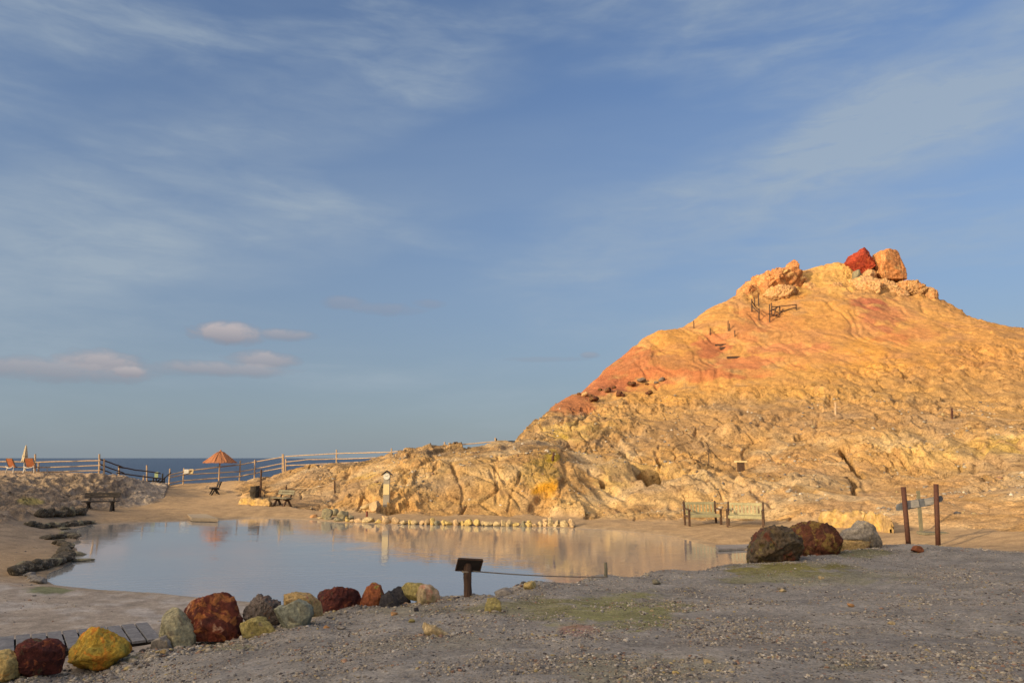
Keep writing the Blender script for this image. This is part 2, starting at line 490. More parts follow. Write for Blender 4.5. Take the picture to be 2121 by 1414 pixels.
# how rough: broken rock low down, soft ash slopes high up
smooth_line = np.interp(hu, [1060, 1150, 1250, 1330, 1400, 1500, 1600, 1700, 1800, 1950, 2121], [860, 850, 835, 822, 810, 815, 805, 780, 765, 720, 700])
nzc = fbm(hx * .5, hy * .5, hz * .5, 3)
rough = sst(-22, 22, hv - smooth_line + 26 * fbm(hx * .2, hy * .2, hz * .2, 3))
rough = np.maximum(rough, sst(1240, 1190, hu) * sst(880, 900, hv))
rough = np.maximum(rough, sst(625, 606, hv + 8 * nzc) * sst(1500, 1540, hu) * sst(1990, 1950, hu) * .9 * (1 - .6 * sst(1655, 1680, hu) * sst(1765, 1745, hu)))
rough = np.where((hu > 1900) & (hv < 760), np.maximum(rough, 0.55 * sst(1900, 2050, hu)), rough)
# smooth aprons low right
apron = sst(1640, 1760, hu) * sst(985, 1020, hv)
rough_m = rough * (1 - 0.72 * apron)
outc = sst(1320, 1240, hu) * sst(905, 935, hv)
big = fbm((hx + wx) * .15, (hy + wy) * .15, hz * .22, 3, gain=.42)
fold = fbm((hx + 2 * wx) * .30, (hy + wy) * .22, hz * .26, 2, ridged=True)
mid = fbm((hx + wx) * .62, (hy + wy) * .5, hz * .85, 3, ridged=True)
mid2 = fbm((hx + wx) * 1.5, (hy + wy) * 1.5, hz * 1.7, 3, bill=True)
fine = fbm(hx * 2.6, hy * 2.6, hz * 2.6, 5, gain=.62)
crumb = fbm(hx * .9, hy * .9, hz * 1.1, 7, gain=.66)
soft = fbm(hx * .16, hy * .16, hz * .10, 3)
gul = fbm(hx * .42 + wx, hy * .14, hz * .12, 2, ridged=True)
d_h = rough_m * (0.75 * big - 0.30 * np.maximum(fold - .45, 0) + 0.04 * (mid - .3) + (0.05 * fine + 0.19 * crumb) * (.40 + 1.3 * np.clip(pn3(hx * .2, hy * .2 + 5, hz * .3) + .15, 0, 1))) + (1 - rough_m) * (0.55 * soft - 0.22 * np.maximum(gul - .35, 0) + 0.045 * fine + 0.04 * mid2 + .03 * crumb)
blk0 = sst(-.15, .3, pn3(hx * .13 + 2, hy * .13 + 4, hz * .13))
# bedding ledges: broken strata dipping to the lower left
st_ = (hz * 1.0 - 0.24 * hx + 0.9 * wx + 0.35 * pn3(hx * .9, hy * .9, hz * .9)) * 1.15
saw = st_ - np.floor(st_)
d_h += rough_m * (1 - outc * 0.8) * (.45 + .8 * blk0) * (0.26 * (sst(0, .75, saw) - sst(.75, 1, saw)) - .1)
# cracks
f1, f2, o1 = cell2((hx + 0.8 * wx) * .55 + hz * .22, (hz + 0.7 * wy) * .62 + hy * .16, 3)
crack = sst(0.085, 0.0, f2 - f1)
cm = sst(-.05, .35, pn3(hx * .17 + 5, hy * .17, hz * .17))
d_h -= rough_m * cm * crack * 0.24
blk = rough_m * sst(-.02, .3, pn3(hx * .21 + 2, hy * .21 + 9, hz * .21))
d_h += blk * o1 * .22
f1, f2, o2 = cell2((hx + wx) * 1.6, (hz + wy) * 1.7 + hy * .5, 9)
d_h -= rough_m * sst(0.10, 0.0, f2 - f1) * 0.07 * sst(-.1, .4, pn3(hx * .3, hy * .3 + 4, hz * .3))
d_h += blk * o2 * .13
f1, f2, o3 = cell2(hx * 3.6 + wx, hz * 3.6 + hy * 1.1, 4)
d_h += blk * o3 * .055
# particular fissures, gullies and caves
carve = [([(958, 1062), (958, 1010), (945, 985), (935, 960)], 3, .55), ([(1030, 1030), (1028, 985), (1022, 955), (1035, 938)], 3, .6), ([(1050, 1025), (1035, 1005), (1018, 982)], 4, .5),
         ([(900, 975), (902, 950), (893, 935)], 4, .6), ([(1165, 945), (1172, 985), (1160, 1020)], 5, .7), ([(1080, 985), (1060, 1020), (1052, 1050)], 3, .3), ([(720, 978), (700, 1012), (690, 1025)], 5, .55),
         ([(810, 1040), (828, 1010), (850, 985)], 3, .25), ([(1120, 1030), (1102, 1050)], 5, .35), ([(820, 1048), (806, 1058)], 4, .3),
         ([(1288, 935), (1310, 955), (1345, 960)], 8, 1.3), ([(1308, 958), (1345, 961)], 8, 1.5), ([(1330, 988), (1345, 1000), (1362, 998)], 10, 1.5), ([(1360, 950), (1372, 965)], 6, .9),
         ([(1740, 925), (1762, 955), (1785, 985)], 6, 1.3), ([(1758, 990), (1772, 1008), (1768, 1022)], 6, 1.0), ([(1785, 1005), (1794, 1015)], 6, .6),
         ([(1648, 901), (1680, 899)], 4, 1.2), ([(1580, 905), (1592, 892), (1600, 880)], 4, .6), ([(1600, 873), (1640, 862), (1700, 848)], 3, .5), ([(1510, 885), (1540, 862), (1590, 860)], 3, .5),
         ([(1660, 930), (1690, 910), (1697, 865)], 4, .5), ([(2020, 955), (2040, 935), (2070, 915), (2110, 910)], 5, .45), ([(2016, 960), (2028, 930)], 6, .6), ([(1925, 895), (1945, 900), (1980, 905)], 4, .7),
         ([(1560, 1020), (1600, 1045), (1575, 1055)], 4, .45), ([(1450, 975), (1500, 1000), (1540, 1010)], 4, .5), ([(1540, 985), (1600, 1000), (1640, 1015)], 5, .5), ([(1300, 1040), (1270, 1020), (1250, 1000)], 7, .6),
         ([(1388, 1045), (1415, 1050)], 6, .6), ([(1240, 1030), (1290, 1060)], 6, .45), ([(1220, 985), (1260, 1000), (1290, 990)], 4, .4), ([(1355, 790), (1362, 800)], 3, .6), ([(1245, 1000), (1250, 1010)], 5, .8),
         ([(1600, 606), (1612, 612)], 7, 1.2), ([(1650, 560), (1655, 590)], 4, .5), ([(1470, 700), (1500, 720)], 6, .6)]
for pts, wpx, dep in carve:
    us = [p[0] for p in pts]; vs = [p[1] for p in pts]
    sel = (hu > min(us) - 40) & (hu < max(us) + 40) & (hv > min(vs) - 40) & (hv < max(vs) + 40)
    if sel.any():
        jit = 4.5 * pn3(hx[sel] * 1.3, hy[sel] * 1.3, hz[sel] * 1.3) + 1.5 * pn3(hx[sel] * 4, hy[sel] * 4, hz[sel] * 4)
        sd = seg_dist(hu[sel] + jit, hv[sel] + jit * .7, pts)
        cave = dep >= .75
        dep = dep * 1.6 if cave else min(dep, .22)
        d_h[sel] -= dep * (sst(wpx * 1.15, wpx * 0.45, sd) if cave else sst(wpx * 1.9, wpx * 0.1, sd)) * (0.45 + 0.9 * np.clip(pn3(hx[sel] * .8, hy[sel] * .8, hz[sel] * .8) + .3, 0, 1))
RGH = np.zeros_like(Z)
RGH[H] = np.clip(rough_m * (0.55 + .9 * np.clip(fbm(hx * .3 + 3, hy * .3, hz * .3, 3) + .25, 0, .6)) + .12, 0, 1)
RGH = RGH * mh + .9 * mb
disp[H] = d_h * mh[H] * (1 + 0.25 * sst(40, 80, hy))

B = (mb > 0.01) & (np.abs(TT) < deg(60))
bx, by, bz = X[B], Y[B], Z[B]
wb = 1.0 * pn3(bx * .3, by * .3, bz * .3)
edge = sst(980, 986, V0[B])          # keep the level top calm
db = 0.26 * fbm(bx * .45 + wb, by * .45, bz * .7, 3, bill=True) + 0.22 * (fbm(bx * 1.1 + wb, by * .9, bz * 1.4, 3, ridged=True) - .3) + 0.20 * fbm(bx * 1.6, by * 1.6, bz * 2.2, 6, gain=.66)
disp[B] += db * mb[B] * (0.18 + 0.82 * edge)
# ground: gentle unevenness
G = (np.abs(TT) < deg(60)) & (RR < 75) & (mh < .99) & (mb < .99)
gx, gy, gz = X[G], Y[G], Z[G]
gm = mm[G]
dg = 0.035 * fbm(gx * .5, gy * .5, gz * 0, 3) + 0.012 * fbm(gx * 3, gy * 3, gz * 0, 3)
dg += gm * (0.022 * fbm(gx * .45, gy * .8, gz * 0, 3) + 0.022 * fbm(gx * 2.2, gy * 2.2, gz * 0, 3, bill=True) + 0.008 * fbm(gx * 9, gy * 9, gz * 0, 2))
disp[G] += dg * (1 - mh[G]) * (1 - mb[G])

Nd = Nn * disp[..., None]
X2, Y2, Z2 = X + Nd[..., 0], Y + Nd[..., 1], Z + Nd[..., 2]
# pool basin
near = psd < 3
pw = 0.10 * fbm(X[near] * 1.1, Y[near] * 1.1, X[near] * 0, 3) + 0.03 * fbm(X[near] * 5, Y[near] * 5, X[near] * 0, 2)
pd = psd[near] + pw
znear = Z2[near]
lift = np.minimum(0.028 + np.maximum(pd, 0) * 0.10, np.maximum(znear, 0.028))
out = np.where(pd < 0, np.maximum(-0.6, 0.028 + pd * 0.35), np.maximum(lift * (1 - sst(0.3, 2.0, pd)) + znear * sst(0.3, 2.0, pd), 0.028))
Z2[near] = out

# trim the mound rim so its crest line runs smoothly
tt_ = azs
rt = np.interp(tt_, rim_az, rim_r)
zt_r = np.interp(tt_, rim_az, [r[2] for r in rim])
et = (zt_r - CAMZ) / rt
lim = rad[:, None] < rt[None] + 1.0
ee = np.where(lim & (rad[:, None] > 3), (Z2 - CAMZ) / np.maximum(np.hypot(X2, Y2), .1), -9)
pk_ = ee.argmax(0)
dlt = (et - ee.max(0)) * rad[pk_]
wcol = sst(rim_az[0], rim_az[1], tt_) * sst(rim_az[-1], rim_az[-3], tt_)
kk = np.ones(5) / 5
kk = np.hanning(121); kk /= kk.sum()
dlt = np.convolve(dlt * (np.abs(tt_) < deg(42)), kk, 'same') * wcol
prof_ = sst(.45, .95, rad[:, None] / rt[None]) * sst(1.2, .3, rad[:, None] - rt[None])
Z2 = (Z2 + dlt[None] * prof_).astype(np.float32)

U2, V2 = proj(X2, Y2, Z2)

# ------------------------------------------------------------------ surface colours (albedo)
col = np.zeros(Z.shape + (3,), np.float32)
n1 = fbm(X * .35, Y * .35, Z * .35, 3)
n2 = fbm(X * 1.4 + 5, Y * 1.4, Z * 1.4, 3)


def blend(m, c):
    global col
    m = m[..., None]
    col = col * (1 - m) + np.array(c, np.float32) * m


col[:] = (0.40, 0.275, 0.15)                                  # warm sand
blend(sst(-.3, .4, n1) * .5, (0.36, 0.25, 0.14))
# the near left flats: paler, greyer dried mud
lf = sst(420, 200, Uc) * sst(1170, 1230, V0) + sst(700, 500, Uc) * sst(1215, 1240, V0)
blend(np.clip(lf, 0, 1) * .85, (0.34, 0.30, 0.25))
blend(np.clip(lf, 0, 1) * sst(-.1, .35, n2 + .6 * n1) * .75, (0.47, 0.43, 0.38))
blend(np.clip(lf, 0, 1) * sst(.1, .45, fbm(X * 3 + 3, Y * 5, Z * 0, 3)) * .5, (0.24, 0.20, 0.16))
blend(sst(260, 140, Uc) * sst(1190, 1100, V0) * (1 - mb) * (Y < 45) * .8, (0.27, 0.215, 0.155))
# damp darker rim of the pool
blend(sst(.55, .05, psd) * (psd > -1) * .55 * (1 - mm), (0.30, 0.23, 0.15))
# hill base colour
hc = np.zeros_like(col)
hc[:] = (0.56, 0.37, 0.165)
def hb(m, c):
    global hc
    m = np.clip(m, 0, 1)[..., None]
    hc = hc * (1 - m) + np.array(c, np.float32) * m
hb(sst(-.15, .35, n1) * .55, (0.46, 0.31, 0.155))
hb(sst(.05, .45, n2) * .40, (0.42, 0.26, 0.13))
hb(sst(-.1, -.5, n2) * .45, (0.66, 0.47, 0.22))
hb(sst(.55, .9, fbm(X * .2, Y * .2 + 8, Z * .5, 2, ridged=True)) * .5, (0.38, 0.27, 0.16))
nb = fbm(X * .5 + 2, Y * .5, Z * .6, 4)
blobs = [  # u, v, ru, rv, colour, strength
    (1700, 700, 420, 75, (0.62, 0.38, 0.13), .55), (1600, 790, 330, 50, (0.64, 0.40, 0.12), .5), (1360, 815, 130, 22, (0.64, 0.38, 0.13), .7), (1500, 795, 120, 18, (0.64, 0.37, 0.13), .6),
    (1290, 755, 85, 50, (0.43, 0.19, 0.10), .8), (1380, 740, 120, 30, (0.46, 0.21, 0.11), .7), (1450, 770, 180, 14, (0.50, 0.24, 0.13), .55), (1620, 700, 110, 26, (0.52, 0.30, 0.15), .5), (1720, 680, 90, 24, (0.52, 0.31, 0.15), .45), (1240, 800, 60, 25, (0.44, 0.18, 0.10), .9), (1180, 835, 60, 28, (0.43, 0.18, 0.09), .9), (1400, 775, 130, 16, (0.50, 0.21, 0.10), .8), (1540, 752, 110, 12, (0.52, 0.23, 0.13), .8),
    (1650, 722, 90, 12, (0.52, 0.24, 0.14), .65), (1420, 740, 80, 22, (0.47, 0.28, 0.12), .7), (1400, 705, 60, 28, (0.60, 0.37, 0.13), .9), (1480, 715, 38, 26, (0.46, 0.19, 0.11), .8), (1545, 690, 50, 26, (0.52, 0.25, 0.13), .6),
    (1570, 650, 42, 18, (0.55, 0.27, 0.13), .65), (1620, 665, 60, 20, (0.52, 0.27, 0.13), .55), (1640, 610, 30, 7, (0.55, 0.18, 0.08), .8), (1830, 650, 52, 30, (0.46, 0.21, 0.14), .7), (1800, 628, 40, 12, (0.44, 0.17, 0.12), .8),
    (1790, 672, 40, 18, (0.46, 0.22, 0.13), .6), (1900, 690, 40, 18, (0.52, 0.26, 0.14), .5), (1800, 730, 60, 24, (0.64, 0.38, 0.11), .7), (1850, 705, 40, 12, (0.55, 0.25, 0.12), .6), (1700, 740, 100, 14, (0.62, 0.36, 0.17), .5),
    (1720, 575, 70, 34, (0.66, 0.47, 0.19), .9), (1660, 590, 50, 22, (0.56, 0.40, 0.15), .7), (1700, 655, 70, 40, (0.55, 0.34, 0.12), .6), (1950, 640, 90, 30, (0.62, 0.40, 0.16), .6), (1590, 570, 60, 22, (0.66, 0.36, 0.17), .7),
    (1130, 1010, 30, 34, (0.68, 0.36, 0.03), .95), (1120, 975, 40, 30, (0.52, 0.38, 0.09), .7), (1145, 945, 18, 14, (0.56, 0.42, 0.05), .9), (1180, 890, 60, 26, (0.66, 0.50, 0.20), .8), (1160, 905, 22, 12, (0.60, 0.46, 0.07), .7),
    (1240, 880, 70, 20, (0.58, 0.42, 0.16), .5), (1230, 1050, 90, 26, (0.70, 0.52, 0.27), .8), (1280, 975, 50, 32, (0.66, 0.50, 0.20), .7), (1400, 985, 60, 26, (0.64, 0.46, 0.19), .6), (1450, 1030, 120, 20, (0.66, 0.48, 0.24), .7),
    (1880, 915, 60, 28, (0.68, 0.50, 0.23), .7), (1915, 935, 90, 32, (0.66, 0.48, 0.21), .7), (2000, 930, 50, 26, (0.66, 0.48, 0.17), .6), (2080, 925, 50, 22, (0.64, 0.48, 0.14), .7), (1950, 975, 60, 16, (0.66, 0.46, 0.17), .5),
    (1720, 1000, 120, 20, (0.66, 0.46, 0.20), .6), (1900, 1060, 200, 36, (0.56, 0.38, 0.21), .75), (1720, 1050, 90, 22, (0.58, 0.40, 0.22), .6), (2060, 1070, 100, 30, (0.60, 0.42, 0.23), .7), (1660, 960, 130, 26, (0.56, 0.37, 0.20), .5),
    (1600, 870, 220, 40, (0.46, 0.31, 0.17), .6), (1400, 900, 170, 30, (0.42, 0.29, 0.16), .65), (1850, 860, 130, 34, (0.45, 0.30, 0.16), .45), (2000, 1010, 150, 22, (0.50, 0.33, 0.18), .5), (1900, 800, 200, 30, (0.45, 0.31, 0.15), .5),
    (950, 985, 200, 40, (0.58, 0.42, 0.20), .6), (760, 985, 22, 22, (0.66, 0.47, 0.14), .7), (1030, 1040, 140, 18, (0.62, 0.44, 0.20), .6), (780, 1040, 60, 14, (0.62, 0.42, 0.19), .6), (640, 1020, 70, 26, (0.48, 0.34, 0.19), .5)]
for (u, v, ru, rv, c, s) in blobs:
    e = ((U2 - u) / ru) ** 2 + ((V2 - v) / rv) ** 2 + 2.4 * nb + .7 * n2
    hb(s * sst(1.35, .45, e) * (Y > 20), c)
# dark scrub and lichen crust on the outcrop crest
crest_v = np.interp(Uc, [500, 700, 790, 830, 1060, 1160], [985, 965, 945, 933, 927, 935])
hb(sst(22, 3, V2 - crest_v) * sst(520, 700, Uc) * sst(1180, 1130, Uc) * sst(-.3, .2, n2) * .75, (0.20, 0.155, 0.10))
hb(sst(.15, .5, n2) * sst(45, 10, V2 - crest_v) * sst(700, 760, Uc) * sst(1200, 1130, Uc) * .6, (0.26, 0.19, 0.12))
up_ = sst(840, 740, V0)[..., None]
hc = hc * (np.array((.83, .76, .66), np.float32) * (1 - up_) + np.array((.88, .73, .58), np.float32) * up_)
hb(sst(.0, .35, fbm(X * .3 + 24, Y * .3, Z * .4, 4)) * sst(880, 930, V0) * .55, (0.60, 0.46, 0.27))
hb(sst(.02, .35, fbm(X * .22 + 4, Y * .22, Z * .3, 4)) * sst(800, 850, V0) * .55, (0.33, 0.235, 0.145))
hb(sst(.05, .4, fbm(X * .3 + 14, Y * .3, Z * .4, 4)) * sst(820, 760, V0) * .45, (0.42, 0.21, 0.10))
m3 = mh[..., None]
col = col * (1 - m3) + hc * m3
# left bank: grey crusted earth, whitish towards its right foot
blend(mb * .92, (0.29, 0.22, 0.15))
blend(mb * sst(.05, .4, n2) * .55, (0.17, 0.135, 0.105))
blend(mb * sst(-.05, -.4, n2) * .5, (0.36, 0.30, 0.24))
blend(mb * sst(230, 300, Uc) * .6, (0.42, 0.36, 0.29))
blend(mb * sst(990, 984, V0) * .9, (0.46, 0.33, 0.21))
e = ((U2 - 62) / 30) ** 2 + ((V2 - 1038) / 9) ** 2 + nb
blend(sst(1.2, .4, e) * mb * .7, (0.36, 0.30, 0.08))
# gravel mound
g1 = fbm(X * .8, Y * 1.3, Z * 0 + 2, 3)
blend(mm * (1 - mh), (0.285, 0.262, 0.225))
blend(mm * (1 - mh) * sst(-.1, .4, g1) * .6, (0.36, 0.325, 0.27))
blend(mm * (1 - mh) * sst(.0, -.4, g1) * .5, (0.215, 0.20, 0.18))
for (u, v, ru, rv, c, s) in [(1640, 1178, 130, 16, (0.22, 0.19, 0.045), .9), (1560, 1200, 60, 10, (0.22, 0.2, 0.07), .6), (1270, 1265, 170, 36, (0.25, 0.24, 0.085), .85), (1080, 1262, 120, 16, (0.24, 0.22, 0.10), .6), (1700, 1195, 180, 16, (0.25, 0.235, 0.12), .55), (1120, 1252, 120, 14, (0.22, 0.20, 0.09), .6), (850, 1262, 90, 16, (0.23, 0.20, 0.11), .5),
                             (1780, 1145, 60, 10, (0.19, 0.18, 0.06), .7), (230, 1362, 60, 16, (0.26, 0.24, 0.07), .8), (470, 1338, 60, 8, (0.24, 0.23, 0.10), .6), (1320, 1385, 200, 30, (0.22, 0.20, 0.11), .5), (900, 1330, 160, 18, (0.22, 0.2, 0.13), .35), (1500, 1330, 140, 16, (0.2, 0.17, 0.14), .4), (1950, 1250, 160, 16, (0.3, 0.27, 0.23), .4), (1760, 1378, 70, 14, (0.22, 0.21, 0.12), .4),
                             (1200, 1302, 40, 16, (0.34, 0.16, 0.11), .6), (20, 1400, 60, 14, (0.22, 0.21, 0.07), .6), (100, 1222, 45, 9, (0.15, 0.17, 0.07), .8), (640, 1262, 60, 20, (0.22, 0.20, 0.09), .5), (1690, 1170, 20, 5, (0.36, 0.34, 0.3), .4)]:
    e = ((U2 - u) / ru) ** 2 + ((V2 - v) / rv) ** 2 + 1.3 * n2
    e = e + 1.1 * fbm(X * 5 + u, Y * 5, Z * 0, 3)
    blend(s * sst(1.3, .4, e) * (Y < 24) * (Y > 2), c)
col = np.clip(col, 0.02, 0.9)

# ------------------------------------------------------------------ materials
MATS = {}


def new_mat(name):
    m = bpy.data.materials.new(name)
    m.use_nodes = True
    t = m.node_tree
    b = t.nodes['Principled BSDF']
    return m, t, b


def bump(t, h, strength, dist, prev=None):
    n = N(t, 'ShaderNodeBump')
    n.inputs['Strength'].default_value = strength
    n.inputs['Distance'].default_value = dist
    t.links.new(h, n.inputs['Height'])
    if prev is not None:
        t.links.new(prev, n.inputs['Normal'])
    return n.outputs[0]


def voro(t, vec, scale, feature='F1', rand=1.0):
    n = N(t, 'ShaderNodeTexVoronoi', feature=feature)
    n.inputs['Scale'].default_value = scale
    n.inputs['Randomness'].default_value = rand
    t.links.new(vec, n.inputs['Vector'])
    return n


def coords(t, kind='Object'):
    return N(t, 'ShaderNodeTexCoord').outputs[kind]


def terrain_mat(name, grains=False, s1=2.4, b1=.16, b2=.05, speck=.28):
    m, t, b = new_mat(name)
    at = N(t, 'ShaderNodeAttribute', attribute_name='tint')
    co = coords(t)
    a1 = noise(t, co, s1, 8, .65, .4)
    a2 = noise(t, co, 11, 5, .65)
    a3 = noise(t, co, 42, 3, .6)
    f = ramp(t, a1, [(.28, .66), (.5, 1.0), (.74, 1.30)])
    c = mixc(t, 1, at.outputs['Color'], f, 'MULTIPLY')
    c = mixc(t, 1, c, ramp(t, a2, [(.3, 1 - speck), (.52, 1), (.72, 1 + speck)]), 'MULTIPLY')
    if not grains:
        pz = noise(t, vmap(t, co, loc=(3, 8, 1)), s1 * 1.7, 9, .74, .5)
        pit = ramp(t, pz, [(.33, 0.0), (.42, 1.0)])
        pit = math_n(t, 'SUBTRACT', 1.0, math_n(t, 'MULTIPLY', math_n(t, 'SUBTRACT', 1.0, pit), at.outputs['Alpha']))
        rs = math_n(t, 'ADD', math_n(t, 'MULTIPLY', at.outputs['Alpha'], .75), .25)
        c = mixc(t, 1, c, mixc(t, pit, (.62, .54, .48), (1, 1, 1)), 'MULTIPLY')
    if not grains:
        a1 = math_n(t, 'MULTIPLY', a1, rs)
        a2 = math_n(t, 'MULTIPLY', a2, rs)
    nrm = bump(t, a1, .7, b1)
    if not grains:
        nrm = bump(t, pit, .8, b2 * 1.3, nrm)
    nrm = bump(t, a2, .75, b2, nrm)
    nrm = bump(t, a3, .6, .012, nrm)
    c = mixc(t, 1, c, ramp(t, a3, [(.3, .72), (.7, 1.25)]), 'MULTIPLY')
    if grains:
        # small stones of many colours bedded in ash; density varies
        wv = vmap(t, co, scale=(1, 1, 1))
        v1_ = voro(t, wv, 42)
        v2_ = voro(t, wv, 20)
        clump = noise(t, co, 0.75, 5, .62, .8)
        hs1 = N(t, 'ShaderNodeSeparateColor'); t.links.new(v1_.outputs['Color'], hs1.inputs[0])
        hs2 = N(t, 'ShaderNodeSeparateColor'); t.links.new(v2_.outputs['Color'], hs2.inputs[0])
        thr = math_n(t, 'MULTIPLY', math_n(t, 'SUBTRACT', clump, .36), 2.6, clamp=True)
        on1 = math_n(t, 'LESS_THAN', hs1.outputs[0], math_n(t, 'MULTIPLY', thr, .85))
        on2 = math_n(t, 'LESS_THAN', hs2.outputs[0], math_n(t, 'MULTIPLY', thr, .28))
        dm1 = math_n(t, 'LESS_THAN', v1_.outputs['Distance'], .42)
        dm2 = math_n(t, 'LESS_THAN', v2_.outputs['Distance'], .36)
        cc1 = ramp(t, hs1.outputs[1], [(0, (.05, .045, .04)), (.3, (.16, .14, .12)), (.5, (.30, .24, .17)), (.75, (.42, .34, .23)), (.93, (.34, .19, .11))], 'CONSTANT')
        cc2 = ramp(t, hs2.outputs[1], [(0, (.06, .055, .05)), (.35, (.26, .21, .16)), (.6, (.40, .33, .24)), (.9, (.34, .18, .12))], 'CONSTANT')
        m1 = math_n(t, 'MULTIPLY', on1, dm1)
        m2 = math_n(t, 'MULTIPLY', on2, dm2)
        c = mixc(t, m1, c, cc1)
        c = mixc(t, m2, c, cc2)
        h1 = math_n(t, 'MULTIPLY', math_n(t, 'SUBTRACT', .42, v1_.outputs['Distance']), m1)
        h2 = math_n(t, 'MULTIPLY', math_n(t, 'SUBTRACT', .36, v2_.outputs['Distance']), m2)
        nrm = bump(t, h1, 1, .03, nrm)
        nrm = bump(t, h2, 1, .06, nrm)
    t.links.new(c, b.inputs['Base Color'])
    t.links.new(nrm, b.inputs['Normal'])
    b.inputs['Roughness'].default_value = .95
    b.inputs['Specular IOR Level'].default_value = .15
    return m


def solid_mat(name, c1, c2=None, scale=8, rough=.8, bd=.01, stretch=(1, 1, 1), metal=0, spec=.3, c3=None):
    if name in MATS:
        return MATS[name]
    m, t, b = new_mat(name)
    c2 = c2 or tuple(x * .6 for x in c1)
    co = vmap(t, coords(t), scale=stretch)
    a = noise(t, co, scale, 6, .65, .5)
    a2 = noise(t, co, scale * 5, 4, .6)
    c = mixc(t, ramp(t, a, [(.32, 0.0), (.66, 1.0)]), c1, c2)
    if c3:
        a3 = noise(t, co, scale * .6, 4, .6, 1.2)
        c = mixc(t, ramp(t, a3, [(.52, 0.0), (.62, 1.0)]), c, c3)
    c = mixc(t, 1, c, ramp(t, a2, [(.3, .75), (.7, 1.2)]), 'MULTIPLY')
    t.links.new(c, b.inputs['Base Color'])
    nrm = bump(t, a, .6, bd)
    nrm = bump(t, a2, .6, bd * .4, nrm)
    t.links.new(nrm, b.inputs['Normal'])
    b.inputs['Roughness'].default_value = rough
    b.inputs['Metallic'].default_value = metal
    b.inputs['Specular IOR Level'].default_value = spec
    MATS[name] = m
    return m


def rock_mat(name, c1, c2, c3, scale=3.0, thr=.55, bd=.05, c4=None):
    if name in MATS:
        return MATS[name]
    m, t, b = new_mat(name)
    co = coords(t)
    a = noise(t, co, scale, 7, .62, .8)
    a2 = noise(t, co, scale * 4.5, 6, .68, .3)
    a3 = noise(t, vmap(t, co, loc=(4.2, 1.1, 7)), scale * 1.3, 5, .6, 1.2)
    c = mixc(t, ramp(t, a, [(.36, 0.0), (.62, 1.0)]), c1, c2)
    c = mixc(t, ramp(t, a3, [(thr, 0.0), (thr + .07, 1.0)]), c, c3)
    if c4:
        a4 = noise(t, vmap(t, co, loc=(1.2, 9.1, 3)), scale * .9, 6, .65, .6)
        c = mixc(t, ramp(t, a4, [(.56, 0.0), (.64, 1.0)]), c, c4)
    c = mixc(t, 1, c, ramp(t, a2, [(.28, .42), (.5, 1), (.72, 1.6)]), 'MULTIPLY')
    pit = voro(t, co, scale * 9)
    nrm = bump(t, a, .8, bd)
    nrm = bump(t, a2, .9, bd * .5, nrm)
    nrm = bump(t, pit.outputs['Distance'], .35, bd * .25, nrm)
    t.links.new(c, b.inputs['Base Color'])
    t.links.new(nrm, b.inputs['Normal'])
    b.inputs['Roughness'].default_value = .92
    b.inputs['Specular IOR Level'].default_value = .2
    MATS[name] = m
    return m


def link_mesh(name, V, Fc, mat, parent=None, smooth=False, tint=None, alpha=None):
    me = bpy.data.meshes.new(name)
    V = np.asarray(V, np.float32).reshape(-1, 3)
    if isinstance(Fc, np.ndarray):
        k = Fc.shape[1]
        me.vertices.add(len(V)); me.vertices.foreach_set('co', V.ravel())
        me.loops.add(Fc.size); me.loops.foreach_set('vertex_index', Fc.ravel().astype(np.int32))
        me.polygons.add(len(Fc))
        me.polygons.foreach_set('loop_start', np.arange(0, Fc.size, k, dtype=np.int32))
        me.update(calc_edges=True)
    else:
        me.from_pydata([tuple(map(float, v)) for v in V], [], Fc)
    if smooth:
        me.polygons.foreach_set('use_smooth', np.ones(len(me.polygons), bool))
    if tint is not None:
        a = me.color_attributes.new('tint', 'FLOAT_COLOR', 'POINT')
        c4 = np.ones((len(V), 4), np.float32); c4[:, :3] = tint
        if alpha is not None:
            c4[:, 3] = alpha
        a.data.foreach_set('color', c4.ravel())
    me.materials.append(mat)
    o = bpy.data.objects.new(name, me)
    sc.collection.objects.link(o)
    if parent is not None:
        o.parent = parent
    return o


def tag(o, label=None, cat=None, group=None, kind=None):
    for k, v in (('label', label), ('category', cat), ('group', group), ('kind', kind)):
        if v:
            o[k] = v
    if cat and not kind:
        o['kind'] = 'thing'
    return o


# ------------------------------------------------------------------ terrain meshes
nr, na = Z.shape
ii, jj = np.meshgrid(np.arange(nr - 1), np.arange(na - 1), indexing='ij')
v00 = ii * na + jj
quads = np.stack([v00, v00 + 1, v00 + na + 1, v00 + na], -1).reshape(-1, 4)
fm_h = (mh[:-1, :-1] > .5).ravel()
fm_b = ((mb[:-1, :-1] > .5).ravel()) & ~fm_h
fm_m = ((mm[:-1, :-1] > .5).ravel()) & ~fm_h & ~fm_b
fm_g = ~(fm_h | fm_b | fm_m)
PV = np.stack([X2, Y2, Z2], -1).reshape(-1, 3)
CVt = col.reshape(-1, 3)
# leave out what lies far below the sea
deep = (Z2[:-1, :-1] < -7.5).ravel() & (RR[:-1, :-1] > 60).ravel()
m_hill = terrain_mat('hill_earth', s1=1.6, b1=.18, b2=.10, speck=.42)
m_grav = terrain_mat('gravel_ash', grains=True, s1=1.4, b1=.06, b2=.025, speck=.30)
m_sand = terrain_mat('sand_earth', s1=2.2, b1=.07, b2=.04, speck=.20)
for nm, fm, mt in (('hill', fm_h, m_hill), ('embankment', fm_b, m_hill), ('gravel_ground', fm_m, m_grav), ('ground', fm_g, m_sand)):
    q = quads[fm & ~deep]
    used, inv = np.unique(q, return_inverse=True)
    o = link_mesh(nm, PV[used], inv.reshape(-1, 4), mt, smooth=True, tint=CVt[used], alpha=RGH.reshape(-1)[used])
    tag(o, kind='structure')


